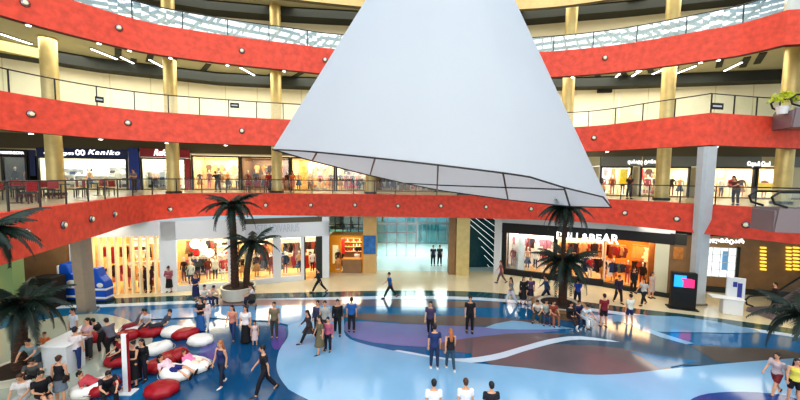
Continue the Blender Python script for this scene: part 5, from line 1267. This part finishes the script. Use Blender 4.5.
SEATED = [
 (206, 307, 240, 'sit', 'man in a white top and blue jeans sitting left of the twin palm planter', dict(top=(222, 216, 210), bot=(52, 84, 140), bk='jeans', seat=.42)),
 (213, 306, 250, 'sit2', 'person in dark clothes sitting close to the twin palm planter', dict(top=(210, 190, 180), bot=(40, 50, 80), seat=.42)),
 (249, 306, 120, 'sit', 'woman in a white top sitting right of the twin palm planter', dict(top=(226, 216, 216), bot=(36, 44, 66), fem=1, hair='long', seat=.42)),
 (537, 322, 150, 'sit2', 'person in white sitting low at the left end of the ring bench', dict(top=(220, 212, 200), bot=(80, 76, 60), seat=.42)),
 (546, 324, 165, 'sit', 'man in a pale green shirt sitting on the ring bench', dict(top=(160, 170, 160), bot=(60, 66, 90), seat=.42)),
 (554, 325, 185, 'sit', 'woman in a rust brown top sitting on the ring bench', dict(top=(134, 60, 44), bot=(150, 100, 80), fem=1, hair='long', seat=.42)),
 (572, 329, 180, 'crossed', 'woman in black sitting with crossed arms on the ring bench', dict(top=(22, 22, 28), bot=(56, 40, 44), fem=1, hair='long', seat=.45, sl='long', shoe='shoew')),
 (586, 327, 200, 'sit2', 'person in a white shirt and dark hair at the right end of the ring bench', dict(top=(206, 220, 232), bot=(200, 210, 220), seat=.42)),
 (579, 325, 180, 'sit', 'person in navy between the black and the white shirts on the ring bench', dict(top=(34, 44, 84), bot=(30, 36, 60), seat=.42)),
 (34, 392, 220, 'sit2', 'man in a dark grey shirt sitting hunched before the counter', dict(top=(84, 86, 84), bot=(40, 40, 44), seat=.42, h=1.78)),
 (20, 415, 200, 'sit', 'woman in white sitting at the lower left corner', dict(top=(220, 214, 210), bot=(190, 190, 186), fem=1, hair='long', hc='hairb', seat=.42)),
 (45, 412, 240, 'crossed', 'person in black sitting at the bottom left with bare knees', dict(top=(24, 22, 26), bot=(30, 24, 26), bk='shorts', seat=.42)),
 (109, 404, 230, 'sit2', 'man in black reading on a bean bag beside the white post', dict(top=(26, 24, 30), bot=(30, 26, 30), seat=.36)),
 (107, 374, 150, 'sit', 'person in a red and black top sitting behind the white post', dict(top=(140, 26, 40), bot=(24, 22, 26), seat=.36)),
 (145, 334, 190, 'sit', 'person in pale grey sitting behind the back row of bean bags', dict(top=(196, 200, 210), bot=(50, 54, 70), seat=.3)),
 (156, 334, 130, 'lounge', 'person in slate clothes reclining behind the back row of bean bags', dict(top=(70, 72, 84), bot=(50, 50, 60), seat=.3)),
 (88, 388, 285, 'lie', 'man in a red shirt and blue jeans lying on a bean bag', dict(top=(190, 70, 80), bot=(40, 66, 120), bk='jeans', seat=.42)),
 (176, 379, 262, 'lie', 'woman in a white top and navy skirt lying on a white bean bag', dict(top=(226, 196, 204), bot=(30, 40, 110), fem=1, bk='shorts', hair='long', seat=.40)),
 (192, 372, 262, 'lie', 'child in a pink top lying on a white bean bag', dict(top=(226, 130, 170), bot=(226, 210, 190), fem=1, bk='shorts', hair='short', hc='hairb', seat=.40, h=1.45)),
 (126, 335, 140, 'lounge', 'person in a grey top lying back on the white bean bag near the leaning man', dict(top=(90, 84, 90), bot=(140, 40, 60), seat=.4)),
]
ONBAG = {'man in a red shirt and blue jeans lying': 'red bean bag under the man in a red shirt', 'woman in a white top and navy skirt': 'white bean bag under the lying woman in navy skirt', 'child in a pink top lying': 'white bean bag under the child in pink', 'person in a grey top lying back': 'white bean bag near the leaning man', 'person in a red and black top': 'red bean bag behind the white post'}
for px, py, fc, ps, lb, kw in SEATED:
    for k, b in ONBAG.items():
        if lb.startswith(k):
            kw = dict(kw); kw['base'] = BAGP[b].copy(); kw['seat'] = .27 if 'long' != 'x' else .3
            f = Vector((-sin(radians(fc)), cos(radians(fc)), 0)); kw['base'] += f*.12
            if 'red and black' in lb or 'grey top' in lb: kw['seat'] = .32
    person(px, py, fc, ps, lb, **kw)
# gallery visitors
G1 = ZF[1]
for x, y, fc, ps, lb, kw in [
 (-14.6, 27.2, 60, 'leanfwd', 'dark dressed visitor bending by the railing left of the sail corner', dict(top=(40, 44, 42), bot=(30, 30, 32))),
 (-10.9, 28.2, 180, 'step', 'visitor in a red coat on the lowest gallery near the sail corner', dict(top=(150, 30, 40), bot=BLK, sl='long', fem=1, hair='long')),
 (-19.8, 25.3, 180, 'phone', 'visitor in grey in front of the navy sign shop', dict(top=(110, 104, 100), bot=BLK, fem=1, hair='bun')),
 (-9.0, 28.4, 180, 'stand', 'visitor in an orange dress right of the sail corner column', dict(top=(214, 110, 50), bk='none', tail=.5, fem=1, hair='long')),
 (16.6, 24.6, 180, 'stand', 'dark visitor between the gold column and the leaning grey pillar', dict(top=(60, 34, 34), bot=BLK, fem=1, hair='long')),
 (19.4, 19.6, 110, 'leanfwd', 'visitor in brown leaning at the railing near the escalator', dict(top=(110, 60, 50), bot=BLK, fem=1, hair='long')),
 (19.4, 15.6, 160, 'stand', 'visitor in black stepping onto the lowest gallery escalator', dict(top=(26, 26, 32), bot=BLK, sl='long')),
]: person(0, 0, fc, ps, lb, base=Vector((x, y, G1)), **kw)
bpy.data.objects.remove(_tmp)
if 0: pass
# stroller beside the seated woman
sp_ = P(252, 309)
r = empty('baby_stroller', sp_, radians(200), label='dark pushchair beside the woman sitting right of the twin palms', cat='stroller')
mb = MB(); mb.rings([((0, y, .5+z), (.2, 0, 0), (0, .03, .12)) for y, z in ((-.3, .2), (-.1, .0), (.2, -.02), (.35, .05))], 12); mb.build('seat', M['blackmatte'], parent=r)
MB().tube([(0, -.45, 1.0), (0, -.2, .7), (0, .25, .3)], .02, 6).tube([(-.2, -.45, 1.0), (.2, -.45, 1.0)], .02, 6).build('frame', M['steel'], parent=r)
for x in (-.22, .22):
    for y in (-.25, .3): MB().tube([(x-.02, y, .12), (x+.02, y, .12)], .12, 14).build('wheel', M['black'], parent=r)
WORLD = 0.7; EXPO = 0.3
# ------------------------------------------------------------------ light
w = bpy.data.worlds.new('world'); SC.world = w; w.use_nodes = True
bg = w.node_tree.nodes['Background']; bg.inputs[0].default_value = (.86, .94, 1.0, 1); bg.inputs[1].default_value = WORLD
alight('skylight', (0, 7, 27), 7000, 44, 40, (.88, .96, 1))
# broad unseen area lamp behind and above the viewer
l = alight('area_lamp_behind', (0, -14, 15), 3800, 40, 16, (1, .97, .93), (radians(75), 0, 0))
# gallery ceilings: warm general light
for z, e, rr in ((ZF[2]-.6, 110, 1), (ZF[3]-.6, 330, 2), (ZF[4]-.6, 260, 3)):
    pts = [(-21, 22), (-14, 26.3), (-5, 27.8), (5, 27.8), (13, 26.3), (19.5, 23.5)]
    for x, y in pts: alight('gallery_light', (x, y, z), e, 7, 4, (1, .96, .86))
for x, y in ((-18.5, 15.5), (-19, 20), (18, 22), (21, 19)): alight('gallery_light', (x, y, 4.6), 60, 3, 3, (1, .9, .75))
SC.view_settings.view_transform = 'Standard'
SC.view_settings.look = 'Medium High Contrast'
SC.view_settings.exposure = EXPO
SC.cycles.use_denoising = True
SC.cycles.max_bounces = 8; SC.cycles.diffuse_bounces = 3; SC.cycles.glossy_bounces = 3; SC.cycles.transparent_max_bounces = 12
SC.cycles.sample_clamp_indirect = 4
